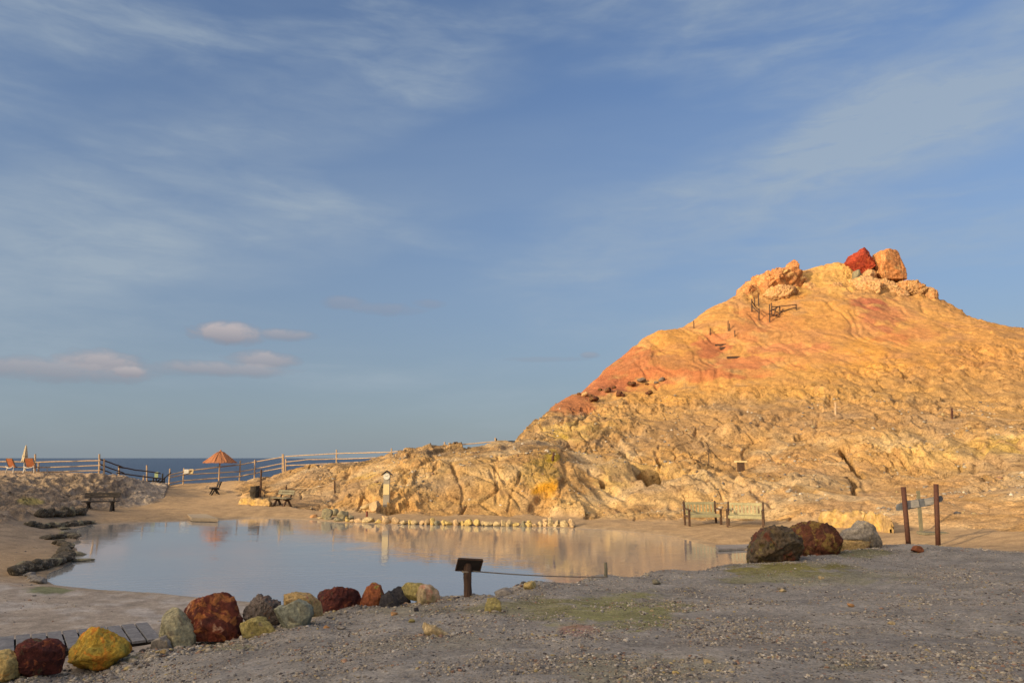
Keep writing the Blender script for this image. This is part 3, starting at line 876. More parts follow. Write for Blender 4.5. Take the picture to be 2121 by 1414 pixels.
def tz(x, y):
    """terrain height at x, y"""
    t = math.atan2(x, y); r = math.hypot(x, y)
    j = np.searchsorted(azs, t) - 1; i = np.searchsorted(rad, r) - 1
    j = min(max(j, 0), na - 2); i = min(max(i, 0), nr - 2)
    return float(Z2[i:i + 2, j:j + 2].mean())


def pl(u, Yd, v=1000, dz=0.0):
    """point of the terrain on the sight line of column u at forward distance Yd"""
    x = P(u, v, Yd)[0]
    return Vector((x, Yd, tz(x, Yd) + dz))


def at(u, v, front=False):
    """first terrain point seen at photo pixel u, v"""
    d = ray(u, v)
    t = math.atan2(d[0], d[1])
    j = min(max(np.searchsorted(azs, t) - 1, 0), na - 2)
    r = np.hypot(X2[:, j], Y2[:, j])
    e = (Z2[:, j] - CAMZ) / r
    target = d[2] / math.hypot(d[0], d[1])
    ok = (e >= target) & (rad > 3)
    if front:
        lim = rad < np.interp(t, rim_az, rim_r) + .1
        k = np.argmax(ok & lim)
        if not (ok[k] and lim[k]):
            k = np.argmax(np.where(lim & (rad > 3), e, -9))
    else:
        k = np.argmax(ok)
        if not ok[k]:
            k = np.argmax(np.where(rad < 100, e, -9))
    rr = r[k]
    return Vector((rr * math.sin(t), rr * math.cos(t), float(Z2[k, j])))


# ------------------------------------------------------------------ water
m, t, b = new_mat('pool_water')
co = coords(t)
wv = vmap(t, co, scale=(1, 1.6, 1))
r1 = noise(t, wv, 2.2, 4, .55, .3)
r2 = noise(t, vmap(t, co, scale=(.25, .5, 1)), 1.0, 3, .5)
patch = ramp(t, noise(t, vmap(t, co, scale=(.12, .28, 1)), 1.0, 4, .55, 1.0), [(.38, .25), (.62, 1.0)])
hgt = math_n(t, 'MULTIPLY', r1, patch)
nrm = bump(t, hgt, .5, .013)
cw = mixc(t, r2, (.28, .275, .26), (.35, .335, .295))
t.links.new(cw, b.inputs['Base Color'])
b.inputs['Roughness'].default_value = .03
b.inputs['IOR'].default_value = 1.8
b.inputs['Specular IOR Level'].default_value = .8
t.links.new(nrm, b.inputs['Normal'])
xs = [p[0] for p in POOL]; ys = [p[1] for p in POOL]
x0, x1, y0, y1 = min(xs) - .8, max(xs) + .8, min(ys) - .8, max(ys) + .8
poly = []
# a sheet that follows the outline, a little larger: its rim runs into the banks
cxp, cyp = sum(xs) / len(xs), sum(ys) / len(ys)
pts = []
for k in range(len(POOL)):
    a_ = Vector(POOL[k - 1]); b_ = Vector(POOL[k]); c_ = Vector(POOL[(k + 1) % len(POOL)])
    e1 = (b_ - a_).normalized(); e2 = (c_ - b_).normalized()
    n_ = Vector((e1.y + e2.y, -e1.x - e2.x)).normalized()
    pts.append(b_ + n_ * .30)
area = sum(POOL[k - 1][0] * POOL[k][1] - POOL[k][0] * POOL[k - 1][1] for k in range(len(POOL)))
if area < 0:
    pts = [2 * Vector(POOL[k]) - p for k, p in enumerate(pts)]
from mathutils.geometry import tessellate_polygon
V3 = [Vector((p[0], p[1], 0)) for p in pts]
tri = tessellate_polygon([V3])
o = link_mesh('pool_water', [v[:] for v in V3], [tuple(x) for x in tri], m)
for p in o.data.polygons:
    if p.normal.z < 0:
        p.flip()
tag(o, kind='structure')

m, t, b = new_mat('sea_water')
co = coords(t)
r1 = noise(t, vmap(t, co, scale=(.5, 1, 1)), .5, 6, .65, .3)
r3 = noise(t, vmap(t, co, scale=(.02, .12, 1)), 1.0, 4, .6)
nrm = bump(t, r1, 1.0, .9)
cs = mixc(t, r3, (.006, .018, .05), (.014, .035, .085))
t.links.new(cs, b.inputs['Base Color'])
b.inputs['Roughness'].default_value = .32
b.inputs['Specular IOR Level'].default_value = .35
t.links.new(nrm, b.inputs['Normal'])
sv = [(-30000, 40, -6), (30000, 40, -6), (30000, 40000, -6), (-30000, 40000, -6)]
o = link_mesh('sea', sv, [(0, 1, 2, 3)], m)
tag(o, kind='structure')

# ------------------------------------------------------------------ object helpers
class MB:
    """collects simple solids into one mesh"""
    def __init__(self):
        self.v = []; self.f = []

    def add(self, V, Fc):
        o = len(self.v)
        self.v += [tuple(map(float, p)) for p in V]
        self.f += [tuple(i + o for i in f) for f in Fc]
        return self

    def box(self, c, s, rot=None, bev=0.0):
        """box with chamfered long edges; rot is a Matrix or z angle"""
        hx_, hy_, hz_ = s[0] / 2, s[1] / 2, s[2] / 2
        R = Matrix.Rotation(rot, 3, 'Z') if isinstance(rot, (int, float)) else rot
        b = bev or min(s) * 0.12
        pts = []
        for sx in (-1, 1):
            for (y, z) in ((-hy_ + b, -hz_), (hy_ - b, -hz_), (hy_, -hz_ + b), (hy_, hz_ - b), (hy_ - b, hz_), (-hy_ + b, hz_), (-hy_, hz_ - b), (-hy_, -hz_ + b)):
                p = Vector((sx * hx_, y, z))
                if R is not None:
                    p = R @ p
                pts.append(p + Vector(c))
        fs = [tuple(range(7, -1, -1)), tuple(range(8, 16))] + [(i, (i + 1) % 8, 8 + (i + 1) % 8, 8 + i) for i in range(8)]
        return self.add(pts, fs)

    def beam(self, a, b, w, h, up=(0, 0, 1)):
        a, b = Vector(a), Vector(b)
        d = b - a
        L = d.length
        x = d.normalized()
        y = Vector(up).cross(x)
        if y.length < 1e-4:
            y = Vector((0, 1, 0))
        y.normalize()
        z = x.cross(y)
        R = Matrix((x, y, z)).transposed()
        return self.box((a + b) / 2, (L, w, h), R)

    def tube(self, pts, rs, n=8, jit=0.0, seed=0, cap=True):
        rr = random.Random(seed)
        pts = [Vector(p) for p in pts]
        if isinstance(rs, (int, float)):
            rs = [rs] * len(pts)
        V = []; Fc = []
        prev = None
        for i, p in enumerate(pts):
            d = (pts[min(i + 1, len(pts) - 1)] - pts[max(i - 1, 0)]).normalized()
            ref = prev if prev is not None else (Vector((0, 1, 0)) if abs(d.y) < .9 else Vector((1, 0, 0)))
            xx = (ref - d * ref.dot(d)).normalized()
            prev = xx
            yy = d.cross(xx)
            for k in range(n):
                a = 2 * math.pi * k / n
                r = rs[i] * (1 + jit * (rr.random() - .5))
                V.append(p + xx * r * math.cos(a) + yy * r * math.sin(a))
        m = len(pts)
        for i in range(m - 1):
            for k in range(n):
                Fc.append((i * n + k, i * n + (k + 1) % n, (i + 1) * n + (k + 1) % n, (i + 1) * n + k))
        if cap:
            Fc.append(tuple(range(n - 1, -1, -1)))
            Fc.append(tuple((m - 1) * n + k for k in range(n)))
        return self.add(V, Fc)

    def log(self, a, b, r1, r2=None, n=8, seg=4, wob=0.01, seed=0):
        """rough round timber"""
        rr = random.Random(seed)
        a, b = Vector(a), Vector(b)
        r2 = r1 if r2 is None else r2
        pts = []; rs = []
        for i in range(seg + 1):
            t_ = i / seg
            j = Vector((rr.uniform(-1, 1), rr.uniform(-1, 1), rr.uniform(-1, 1))) * (wob if 0 < i < seg else 0)
            pts.append(a.lerp(b, t_) + j)
            rs.append((r1 * (1 - t_) + r2 * t_) * rr.uniform(.92, 1.08))
        return self.tube(pts, rs, n, .12, seed)

    def build(self, name, mat, parent=None, smooth=False, off=None):
        V = np.array(self.v)
        if off is not None:
            V = V - np.array(off)
        o = link_mesh(name, V, self.f, mat, parent)
        if smooth:
            for p in o.data.polygons:
                p.use_smooth = len(p.vertices) <= 4
        return o


def empty(name, loc, rz=0.0):
    o = bpy.data.objects.new(name, None)
    sc.collection.objects.link(o)
    o.empty_display_size = .2
    o.location = loc
    o.rotation_euler = (0, 0, rz)
    return o


def copy_tree(o, parent=None):
    c = o.copy()
    sc.collection.objects.link(c)
    c.parent = parent
    for ch in list(o.children):
        copy_tree(ch, c)
    return c


_ico = {}


def ico(sub):
    if sub not in _ico:
        import bmesh
        bm = bmesh.new()
        bmesh.ops.create_icosphere(bm, subdivisions=sub, radius=1)
        bm.verts.ensure_lookup_table()
        V = np.array([v.co[:] for v in bm.verts], np.float64)
        Fc = np.array([[v.index for v in f.verts] for f in bm.faces], np.int32)
        bm.free()
        _ico[sub] = (V / np.linalg.norm(V, axis=1, keepdims=True), Fc)
    return _ico[sub]


def cutp(V, n, h, k=.985):
    d = V @ n - h
    return V - np.maximum(d, 0)[:, None] * n * k


def fracture(V, r, k, amp, groove):
    """split the surface into k angular blocks that stand a little proud of one another"""
    ext = (V.max(0) - V.min(0)) / 2
    S = V[r.integers(0, len(V), k)] * r.uniform(.6, 1.05, (k, 1))
    d = np.linalg.norm((V[:, None] - S[None]) / ext.mean(), axis=2)
    d += .06 * fbm(V[:, 0] / ext[0] * 2.5, V[:, 1] / ext[1] * 2.5, V[:, 2] / ext[2] * 2.5, 3)[:, None] * r.uniform(-1, 1, (1, k))
    idx = np.argsort(d, axis=1)
    off = r.uniform(-amp, amp, k)
    f1 = np.take_along_axis(d, idx[:, :1], 1)[:, 0]; f2 = np.take_along_axis(d, idx[:, 1:2], 1)[:, 0]
    return V * (1 + off[idx[:, 0]] - groove * sst(.07, .0, f2 - f1))[:, None]


def outline_rock(name, poly, Yc, thick, seed, mat, label, sub=5, amp=.05, cuts=11, group=None, cat='boulder', freq=1.0, blocks=16):
    """a boulder whose front outline follows poly (photo pixels), standing at forward distance Yc, thick m deep"""
    r = np.random.default_rng(seed)
    W = np.array([P(u, v, Yc) for u, v in poly])
    c = np.array([(W[:, 0].min() + W[:, 0].max()) / 2, Yc, (W[:, 2].min() + W[:, 2].max()) / 2])
    dxw, dzw = W[:, 0] - c[0], W[:, 2] - c[2]
    size = (dxw.max() - dxw.min() + dzw.max() - dzw.min()) / 4
    D_, Fc = ico(sub)
    # crossing of the centre ray with the traced outline
    th = np.linspace(-np.pi, np.pi, 181)
    Rr = np.zeros(181)
    n = len(poly)
    for i in range(n):
        ax, az_, bx_, bz_ = dxw[i], dzw[i], dxw[(i + 1) % n], dzw[(i + 1) % n]
        ct, st_ = np.cos(th), np.sin(th)
        den_ = ct * (bz_ - az_) - st_ * (bx_ - ax)
        with np.errstate(divide='ignore', invalid='ignore'):
            tt = (ax * (bz_ - az_) - az_ * (bx_ - ax)) / den_
            ss = (ax * st_ - az_ * ct) / den_
        ok = (tt > 0) & (ss >= -1e-6) & (ss <= 1 + 1e-6) & np.isfinite(tt)
        Rr = np.where(ok, np.maximum(Rr, tt), Rr)
    Rr = np.where(Rr <= 0, size, Rr)
    k = np.array([.25, .5, .25])
    Rr[1:-1] = np.convolve(Rr, k, 'same')[1:-1]
    t_ = np.arctan2(D_[:, 2], D_[:, 0])
    R0 = np.interp(t_, th, Rr)
    rho = np.hypot(D_[:, 0], D_[:, 2])
    rho_p = rho ** .62
    V = np.stack([R0 * rho_p * np.cos(t_), thick / 2 * np.sign(D_[:, 1]) * np.abs(D_[:, 1]) ** .75, R0 * rho_p * np.sin(t_)], 1)
    for q in range(cuts):
        nn = r.normal(size=3); nn[1] -= .9; nn /= np.linalg.norm(nn)
        if abs(nn[1]) < .35:
            continue
        h = np.max(V @ nn) * r.uniform(.55, .84)
        V = cutp(V, nn, h)
    o_ = r.uniform(0, 50, 3)
    f = freq / size
    nz = fbm(V[:, 0] * f + o_[0], V[:, 1] * f + o_[1], V[:, 2] * f + o_[2], 3, bill=True)
    n2_ = fbm(V[:, 0] * f * 3.1 + o_[1], V[:, 1] * f * 3.1 + o_[2], V[:, 2] * f * 3.1 + o_[0], 4, gain=.58, ridged=True)
    dirn = V / (np.linalg.norm(V, axis=1, keepdims=True) + 1e-9)
    V = fracture(V, r, blocks, .04, .035)
    n3_ = fbm(V[:, 0] * f * 9 + o_[1], V[:, 1] * f * 9, V[:, 2] * f * 9, 3, gain=.6)
    V = V + dirn * ((nz * .6 + n2_ * .6 + n3_ * .45) * amp * size * 2.4)[:, None]
    zb0 = V[:, 2].min() + .16 * (V[:, 2].max() - V[:, 2].min())
    V[:, 2] = np.maximum(V[:, 2], zb0)
    for ax, lo, hi in ((0, dxw.min(), dxw.max()), (2, dzw.min(), dzw.max())):
        a0, a1 = V[:, ax].min(), V[:, ax].max()
        V[:, ax] = lo + (V[:, ax] - a0) * (hi - lo) / (a1 - a0)
    ob = link_mesh(name, V, Fc, mat, smooth=True)
    ob.location = c
    tag(ob, label, cat, group)
    return ob


def stone(name, loc, s, seed, mat, label, cat='stone', group=None, sub=3, cuts=10, amp=.10, rz=None):
    r = np.random.default_rng(seed)
    D_, Fc = ico(sub)
    V = D_.copy()
    for q in range(cuts):
        nn = r.normal(size=3); nn /= np.linalg.norm(nn)
        V = cutp(V, nn, r.uniform(.5, .82), .98)
    o_ = r.uniform(0, 50, 3)
    nz = fbm(V[:, 0] * 1.6 + o_[0], V[:, 1] * 1.6 + o_[1], V[:, 2] * 1.6 + o_[2], 4, gain=.6)
    V = V * (1 + nz * amp * 1.6)[:, None] * np.array(s)
    ob = link_mesh(name, V, Fc, mat, smooth=True)
    ob.location = loc
    ob.rotation_euler = (0, 0, r.uniform(0, 6.28) if rz is None else rz)
    tag(ob, label, cat, group)
    return ob


# ------------------------------------------------------------------ object materials
M_pale = solid_mat('weathered_pale_wood', (.55, .40, .25), (.36, .26, .17), 6, .85, .01, (1, 1, 1))
M_darkwood = solid_mat('dark_wood', (.04, .032, .027), (.02, .017, .015), 8, .7, .008)
M_brownwood = solid_mat('brown_wood', (.11, .065, .04), (.055, .032, .022), 8, .75, .008)
M_postwood = solid_mat('old_post_wood', (.13, .075, .045), (.05, .03, .022), 9, .8, .012, (3, 3, .5))
M_olive = solid_mat('olive_paint', (.40, .36, .20), (.29, .27, .16), 5, .7, .004)
M_greygreen = solid_mat('grey_green_slat', (.22, .20, .13), (.14, .13, .09), 6, .8, .006)
M_rust = solid_mat('rusty_steel', (.095, .038, .024), (.055, .025, .018), 14, .75, .004, (1, 1, .6))
M_greyplank = solid_mat('bleached_plank', (.34, .32, .29), (.20, .20, .20), 7, .85, .006, (.6, 3, 3))
M_thatch = solid_mat('reed_thatch', (.46, .20, .09), (.30, .12, .055), 10, .9, .03, (6, 6, 1))
M_canvas = solid_mat('cream_canvas', (.60, .50, .33), (.48, .40, .27), 4, .9, .01)
M_white = solid_mat('white_plastic', (.62, .60, .54), (.50, .48, .43), 5, .5, .002)
M_orange = solid_mat('orange_sling', (.40, .14, .06), (.28, .09, .04), 8, .8, .003)
M_frame = solid_mat('grey_tube', (.16, .13, .10), (.09, .075, .06), 8, .5, .002)
M_rope = solid_mat('rope', (.42, .31, .19), (.30, .22, .14), 30, .95, .004)
M_rope_dark = solid_mat('grey_rope', (.33, .27, .20), (.22, .18, .14), 30, .95, .003)
M_sulph = rock_mat('sulphur_crust', (.46, .30, .085), (.34, .23, .11), (.50, .34, .15), 1.2, .55, .05)
M_board = solid_mat('dark_board', (.05, .038, .032), (.025, .02, .018), 6, .6, .004)
M_deck = solid_mat('grey_decking', (.23, .225, .22), (.14, .14, .145), 5, .85, .01, (1, 1, 1))
M_wall = solid_mat('grey_concrete', (.36, .32, .26), (.28, .25, .20), 5, .9, .006)
M_panel = solid_mat('yellow_panel', (.72, .58, .30), (.62, .50, .26), 9, .6, .001)
M_dial = solid_mat('white_dial', (.74, .72, .62), (.66, .64, .56), 10, .5, .001)
M_bluegrey = solid_mat('blue_grey_paint', (.14, .15, .165), (.09, .10, .115), 6, .8, .004)
M_bin = solid_mat('charred_stump', (.055, .045, .035), (.03, .025, .02), 9, .9, .02, (2, 2, .5))
M_twig = solid_mat('dry_twig', (.15, .10, .065), (.09, .06, .04), 12, .95, .003)

# ------------------------------------------------------------------ boulders of the foreground row
RM = dict(
    yellow=rock_mat('rock_yellow', (.52, .30, .035), (.34, .26, .05), (.54, .22, .03), 4, .53, .04, (.22, .19, .05)),
    yellow2=rock_mat('rock_pale_yellow', (.52, .38, .14), (.40, .30, .12), (.48, .27, .08), 4, .58, .03),
    maroon=rock_mat('rock_maroon', (.13, .035, .025), (.06, .022, .02), (.26, .08, .035), 5, .57, .04, (.14, .10, .05)),
    red=rock_mat('rock_red', (.20, .05, .025), (.075, .025, .02), (.36, .13, .04), 3.0, .52, .04, (.62, .38, .22)),
    greengrey=rock_mat('rock_green_grey', (.34, .31, .19), (.24, .23, .15), (.42, .36, .20), 4, .55, .03, (.19, .16, .11)),
    slate=rock_mat('rock_green_slate', (.26, .26, .18), (.17, .18, .14), (.33, .31, .19), 4, .55, .03, (.14, .13, .09)),
    porous=rock_mat('rock_porous', (.20, .16, .13), (.12, .10, .085), (.28, .12, .06), 6, .60, .05),
    olive=rock_mat('rock_olive', (.36, .29, .10), (.27, .23, .09), (.20, .16, .09), 5, .56, .03),
    tan=rock_mat('rock_tan', (.42, .28, .11), (.34, .25, .12), (.30, .13, .08), 4, .56, .03),
    dark=rock_mat('rock_black', (.06, .055, .055), (.035, .032, .035), (.10, .085, .06), 6, .58, .04),
    ash=rock_mat('rock_ash', (.29, .255, .205), (.19, .17, .145), (.33, .27, .17), 4, .56, .02),
    orange=rock_mat('rock_orange_brown', (.30, .10, .035), (.18, .06, .03), (.30, .22, .06), 4.5, .58, .03),
    pink=rock_mat('rock_pink_beige', (.52, .36, .24), (.30, .25, .12), (.42, .22, .14), 3, .52, .03),
    brown=rock_mat('rock_brown', (.13, .048, .025), (.07, .03, .02), (.19, .12, .035), 2.6, .53, .05),
    mossy=rock_mat('rock_mossy_brown', (.13, .085, .045), (.085, .07, .05), (.19, .15, .05), 2.0, .54, .06, (.13, .045, .026)),
    cream=rock_mat('rock_cream', (.50, .38, .20), (.34, .26, .14), (.58, .46, .26), 4, .55, .02),
    greygreen=rock_mat('rock_grey_lichen', (.24, .21, .13), (.17, .155, .11), (.30, .26, .13), 5, .55, .02),
    mossdark=rock_mat('rock_dark_moss', (.12, .10, .07), (.065, .057, .043), (.29, .24, .16), 5, .56, .04),
    peakred=rock_mat('rock_peak_red', (.32, .05, .022), (.20, .03, .018), (.42, .11, .035), .9, .56, .10),
    peakamber=rock_mat('rock_peak_amber', (.52, .22, .075), (.40, .19, .08), (.54, .32, .13), .7, .54, .12),
    peakorange=rock_mat('rock_peak_orange', (.50, .27, .11), (.40, .22, .10), (.52, .35, .16), .7, .54, .12),
    peaktan=rock_mat('rock_peak_tan', (.54, .33, .14), (.38, .22, .11), (.50, .22, .08), 1.0, .56, .12),
    sand=rock_mat('rock_sand', (.50, .35, .19), (.38, .27, .15), (.44, .28, .15), 4, .55, .02))


ROCKS = []


def front_rock(poly, thick, seed, m, label, vb=None, name='boulder', **kw):
    us = [p[0] for p in poly]; vs = [p[1] for p in poly]
    ub, vb = sum(us) / len(us), max(vs) - 2 if vb is None else vb
    g = at(min(max(ub, -60), 2180), vb, True)
    Yc = g.y + thick * .32
    low = max(vs)
    poly = [(u, v + (7 if v > low - 18 else 0)) for u, v in poly]
    ROCKS.append((g.x, Yc, (max(us) - min(us)) * Yc / F / 2, thick / 2))
    return outline_rock(name, poly, Yc, thick, seed, RM[m], label, **kw)


front_rock([(-24, 1352), (0, 1346), (15, 1345), (38, 1354), (42, 1364), (36, 1386), (14, 1398), (-24, 1400)], .42, 1, 'yellow2', 'pale yellow boulder cut by the left edge beside the dark maroon boulder')
front_rock([(27, 1354), (45, 1328), (60, 1322), (80, 1329), (90, 1325), (110, 1327), (125, 1340), (124, 1362), (118, 1377), (95, 1384), (60, 1393), (40, 1391), (33, 1370)], .50, 2, 'maroon', 'dark maroon boulder with a notched top in front of the boardwalk', amp=.04)
front_rock([(141, 1337), (163, 1311), (188, 1296), (208, 1296), (238, 1312), (260, 1329), (265, 1346), (242, 1354), (222, 1370), (200, 1376), (160, 1374), (150, 1352)], .60, 3, 'yellow', 'bright mustard yellow boulder standing in front of the boardwalk', amp=.05, freq=1.4)
front_rock([(343, 1264), (352, 1259), (366, 1261), (378, 1270), (395, 1290), (404, 1307), (402, 1322), (385, 1330), (350, 1336), (322, 1336), (318, 1322), (330, 1300)], .45, 4, 'greengrey', 'pointed green grey boulder leaning on the big red boulder', amp=.03)
front_rock([(306, 1342), (322, 1322), (338, 1317), (350, 1324), (356, 1338), (340, 1346)], .35, 5, 'ash', 'low dark ash grey rock at the foot of the pointed boulder', sub=4, name='rock', cat='rock')
front_rock([(376, 1264), (393, 1243), (430, 1232), (462, 1227), (484, 1238), (497, 1257), (499, 1285), (492, 1304), (474, 1314), (440, 1313), (410, 1309), (398, 1298), (392, 1284)], .70, 6, 'red', 'big rust red boulder with cream patches in the foreground row', amp=.05)
front_rock([(498, 1276), (512, 1256), (524, 1238), (537, 1231), (556, 1235), (580, 1247), (588, 1268), (576, 1292), (545, 1290), (520, 1284), (503, 1286)], .45, 7, 'porous', 'rough grey brown porous boulder right of the big red boulder', vb=1288, amp=.10, freq=2.0)
front_rock([(490, 1297), (504, 1284), (535, 1274), (560, 1284), (578, 1292), (570, 1307), (538, 1319), (505, 1319)], .42, 8, 'olive', 'low olive yellow rock in front of the grey brown porous boulder', amp=.04)
front_rock([(581, 1250), (596, 1230), (618, 1225), (645, 1229), (663, 1244), (667, 1258), (655, 1268), (600, 1266)], .42, 10, 'tan', 'rounded tan and olive boulder behind the slate green one', vb=1262, amp=.04)
front_rock([(568, 1258), (576, 1252), (592, 1252), (612, 1241), (630, 1246), (645, 1255), (647, 1268), (630, 1292), (604, 1303), (587, 1300), (578, 1282)], .42, 9, 'slate', 'smooth slate green boulder with a slanting shaded right side', amp=.03)
front_rock([(650, 1231), (672, 1218), (698, 1211), (724, 1212), (742, 1226), (750, 1245), (740, 1257), (700, 1261), (662, 1257)], .50, 11, 'maroon', 'wide dark red boulder with a low domed top beside the pool edge', amp=.06, freq=2.0)
front_rock([(745, 1236), (755, 1216), (771, 1206), (788, 1213), (797, 1230), (792, 1251), (766, 1258), (748, 1252)], .38, 12, 'orange', 'orange brown boulder with an olive foot between dark red and black rocks', amp=.05)
front_rock([(808, 1224), (824, 1214), (840, 1222), (851, 1240), (840, 1248), (814, 1244)], .30, 14, 'dark', 'small black rock behind another black rock in the foreground row', sub=4, name='rock', cat='rock', amp=.06)
front_rock([(781, 1252), (792, 1230), (806, 1222), (822, 1236), (832, 1250), (824, 1258), (796, 1260)], .34, 13, 'dark', 'black rough rock directly beside the orange brown boulder', sub=4, name='rock', cat='rock', amp=.07)
front_rock([(829, 1216), (842, 1206), (868, 1206), (895, 1211), (905, 1222), (902, 1234), (870, 1236), (836, 1232)], .42, 15, 'olive', 'olive flat topped rock at the right end of the foreground row', vb=1233, name='rock', cat='rock', amp=.04)
front_rock([(862, 1222), (872, 1210), (890, 1210), (904, 1220), (913, 1232), (904, 1240), (880, 1242), (866, 1236)], .30, 16, 'pink', 'pinkish beige rock resting against the olive flat topped rock', vb=1250, name='rock', cat='rock', sub=4, amp=.06)
front_rock([(906, 1241), (916, 1231), (930, 1228), (944, 1238), (938, 1244)], .3, 17, 'ash', 'low grey hump of rock left of the wooden sign post', sub=4, name='rock', cat='rock')
front_rock([(1003, 1252), (1008, 1240), (1024, 1237), (1038, 1246), (1040, 1260), (1026, 1268), (1008, 1266)], .34, 18, 'olive', 'grey and olive rock standing alone on the gravel right of the sign post', sub=4, name='rock', cat='rock')
front_rock([(873, 1296), (886, 1289), (908, 1296), (932, 1305), (943, 1316), (926, 1320), (902, 1309), (884, 1302)], .16, 19, 'cream', 'flat pale yellow sulphur crust lying on the grey gravel', sub=4, name='sulphur_slab', cat='rock', amp=.08, freq=2)
# large pair at the right end of the pool and the rocks beside it
front_rock([(1553, 1136), (1560, 1114), (1578, 1094), (1606, 1086), (1636, 1088), (1656, 1106), (1660, 1143), (1640, 1165), (1609, 1160), (1572, 1168), (1556, 1162)], 1.3, 20, 'mossy', 'huge mossy grey and brown boulder with a hollow at the pool end', vb=1164, amp=.11, freq=2.0, cuts=7)
front_rock([(1634, 1112), (1644, 1090), (1664, 1082), (1684, 1076), (1712, 1082), (1725, 1099), (1740, 1114), (1746, 1134), (1732, 1151), (1700, 1147), (1672, 1151), (1646, 1150)], 1.5, 21, 'brown', 'huge dark rust brown boulder right of the mossy grey one', vb=1148, amp=.09, freq=1.8, cuts=8)
front_rock([(1738, 1108), (1751, 1095), (1772, 1090), (1786, 1077), (1804, 1085), (1826, 1112), (1823, 1121), (1810, 1122), (1780, 1124), (1745, 1124)], .9, 22, 'ash', 'pointed grey rock with a reddish patch lying on a tan rock', vb=1126, amp=.04)
front_rock([(1735, 1112), (1760, 1106), (1798, 1110), (1818, 1114), (1814, 1126), (1794, 1128), (1779, 1137), (1745, 1137)], .8, 23, 'tan', 'low tan and olive rock under the pointed grey rock', vb=1132, amp=.04, name='rock', cat='rock')

# notable small stones on the gravel
for k, (u, v, s, mm_, lab) in enumerate([
        (816, 1274, .060, 'peakorange', 'small salmon pink stone on the gravel below the black rocks'),
        (1095, 1219, .11, 'yellow2', 'yellowish stone on the gravel rim right of the sign post'),
        (840, 1240, .045, 'pink', 'small pink stone beside the two black rocks'),
        (1350, 1266, .03, 'cream', 'small white stone near the yellow green moss patch'),
        (1620, 1221, .06, 'ash', 'rounded grey stone below the huge mossy boulder'),
        (1621, 1226, .05, 'cream', 'beige stone on the gravel right of the yellow green moss'),
        (1360, 1210, .07, 'greygreen', 'grey stone near the rim below the stub rope post'),
        (1762, 1257, .055, 'peakorange', 'orange red stone in the middle of the right gravel'),
        (1846, 1293, .05, 'cream', 'whitish stone low on the right gravel'),
        (1700, 1198, .045, 'cream', 'pale stone near the huge brown boulder'),
        (852, 1288, .05, 'olive', 'olive stone above the flat yellow sulphur crust'),
        (676, 1300, .045, 'peakorange', 'orange stone below the slate green boulder'),
        (707, 1302, .055, 'ash', 'grey stone right of the orange stone below the row'),
        (1465, 1373, .06, 'cream', 'cream stone near the bottom of the gravel'),
        (1400, 1395, .05, 'yellow2', 'yellow stone at the bottom centre right of gravel'),
        (862, 1266, .05, 'dark', 'small black stone left of the lone grey olive rock'),
        (1045, 1232, .12, 'ash', 'flat dark grey rock behind the lone grey olive rock'),
        (1900, 1143, .09, 'orange', 'flat reddish stone just below the rusty posts'),
        (340, 1355, .05, 'tan', 'tan pebble below the pointed green grey boulder'),
        (712, 1372, .06, 'pink', 'pinkish stone low on the gravel left of centre')]):
    g = at(u, v, True)
    sc_ = s * g.y / 12 * 1.2
    stone('small_stone', g + Vector((0, 0, sc_ * .25)), (sc_ * 1.1, sc_, sc_ * .62), 100 + k, RM[mm_], lab)

# ------------------------------------------------------------------ gravel (uncountable)
gr = np.random.default_rng(21)
octv, octf = ico(1)


def scatter(n, samp, smin, smax, name, mats, label):
    pos = samp(n)
    k = len(pos)
    S = smin * (smax / smin) ** (gr.random(k) ** 2.6)
    nv = len(octv)
    Vs = np.zeros((k, nv, 3), np.float32)
    a = gr.random(k) * 6.28
    ca, sa = np.cos(a), np.sin(a)
    jit = 1 + .28 * gr.normal(size=(k, nv)).clip(-1.5, 1.5)
    B_ = octv[None] * jit[..., None] * S[:, None, None] * np.stack([np.ones(k), gr.uniform(.55, 1, k), gr.uniform(.35, .75, k)], 1)[:, None, :]
    Vs[..., 0] = B_[..., 0] * ca[:, None] - B_[..., 1] * sa[:, None] + pos[:, None, 0]
    Vs[..., 1] = B_[..., 0] * sa[:, None] + B_[..., 1] * ca[:, None] + pos[:, None, 1]
    Vs[..., 2] = B_[..., 2] + pos[:, None, 2] + S[:, None] * .15
    Fs = (octf[None] + (np.arange(k) * nv)[:, None, None]).reshape(-1, 3)
    pal = np.array([(.44, .38, .28), (.34, .29, .22), (.28, .25, .215), (.15, .14, .13), (.52, .47, .39), (.30, .19, .13), (.10, .085, .08), (.42, .33, .16), (.24, .22, .20)], np.float32)
    pw_ = np.array([.20, .18, .16, .12, .08, .06, .06, .05, .09])
    cc = pal[gr.choice(len(pal), k, p=pw_)] * gr.uniform(.75, 1.2, (k, 1)).astype(np.float32)
    tint = np.repeat(cc, nv, 0)
    o = link_mesh(name, Vs.reshape(-1, 3), Fs, mats, tint=tint)
    return tag(o, label, 'gravel', kind='stuff')


m_peb, t, b = new_mat('pebble')
at_ = N(t, 'ShaderNodeAttribute', attribute_name='tint')
pnz = noise(t, coords(t), 60, 3, .6)
t.links.new(mixc(t, 1, at_.outputs['Color'], ramp(t, pnz, [(.3, .75), (.7, 1.2)]), 'MULTIPLY'), b.inputs['Base Color'])
b.inputs['Roughness'].default_value = .9
b.inputs['Specular IOR Level'].default_value = .2


def height_v(x, y):
    tt = np.arctan2(x, y); r = np.hypot(x, y)
    j = np.clip(np.searchsorted(azs, tt) - 1, 0, na - 2); i = np.clip(np.searchsorted(rad, r) - 1, 0, nr - 2)
    return (Z2[i, j] + Z2[i + 1, j + 1]) / 2, mm[i, j]


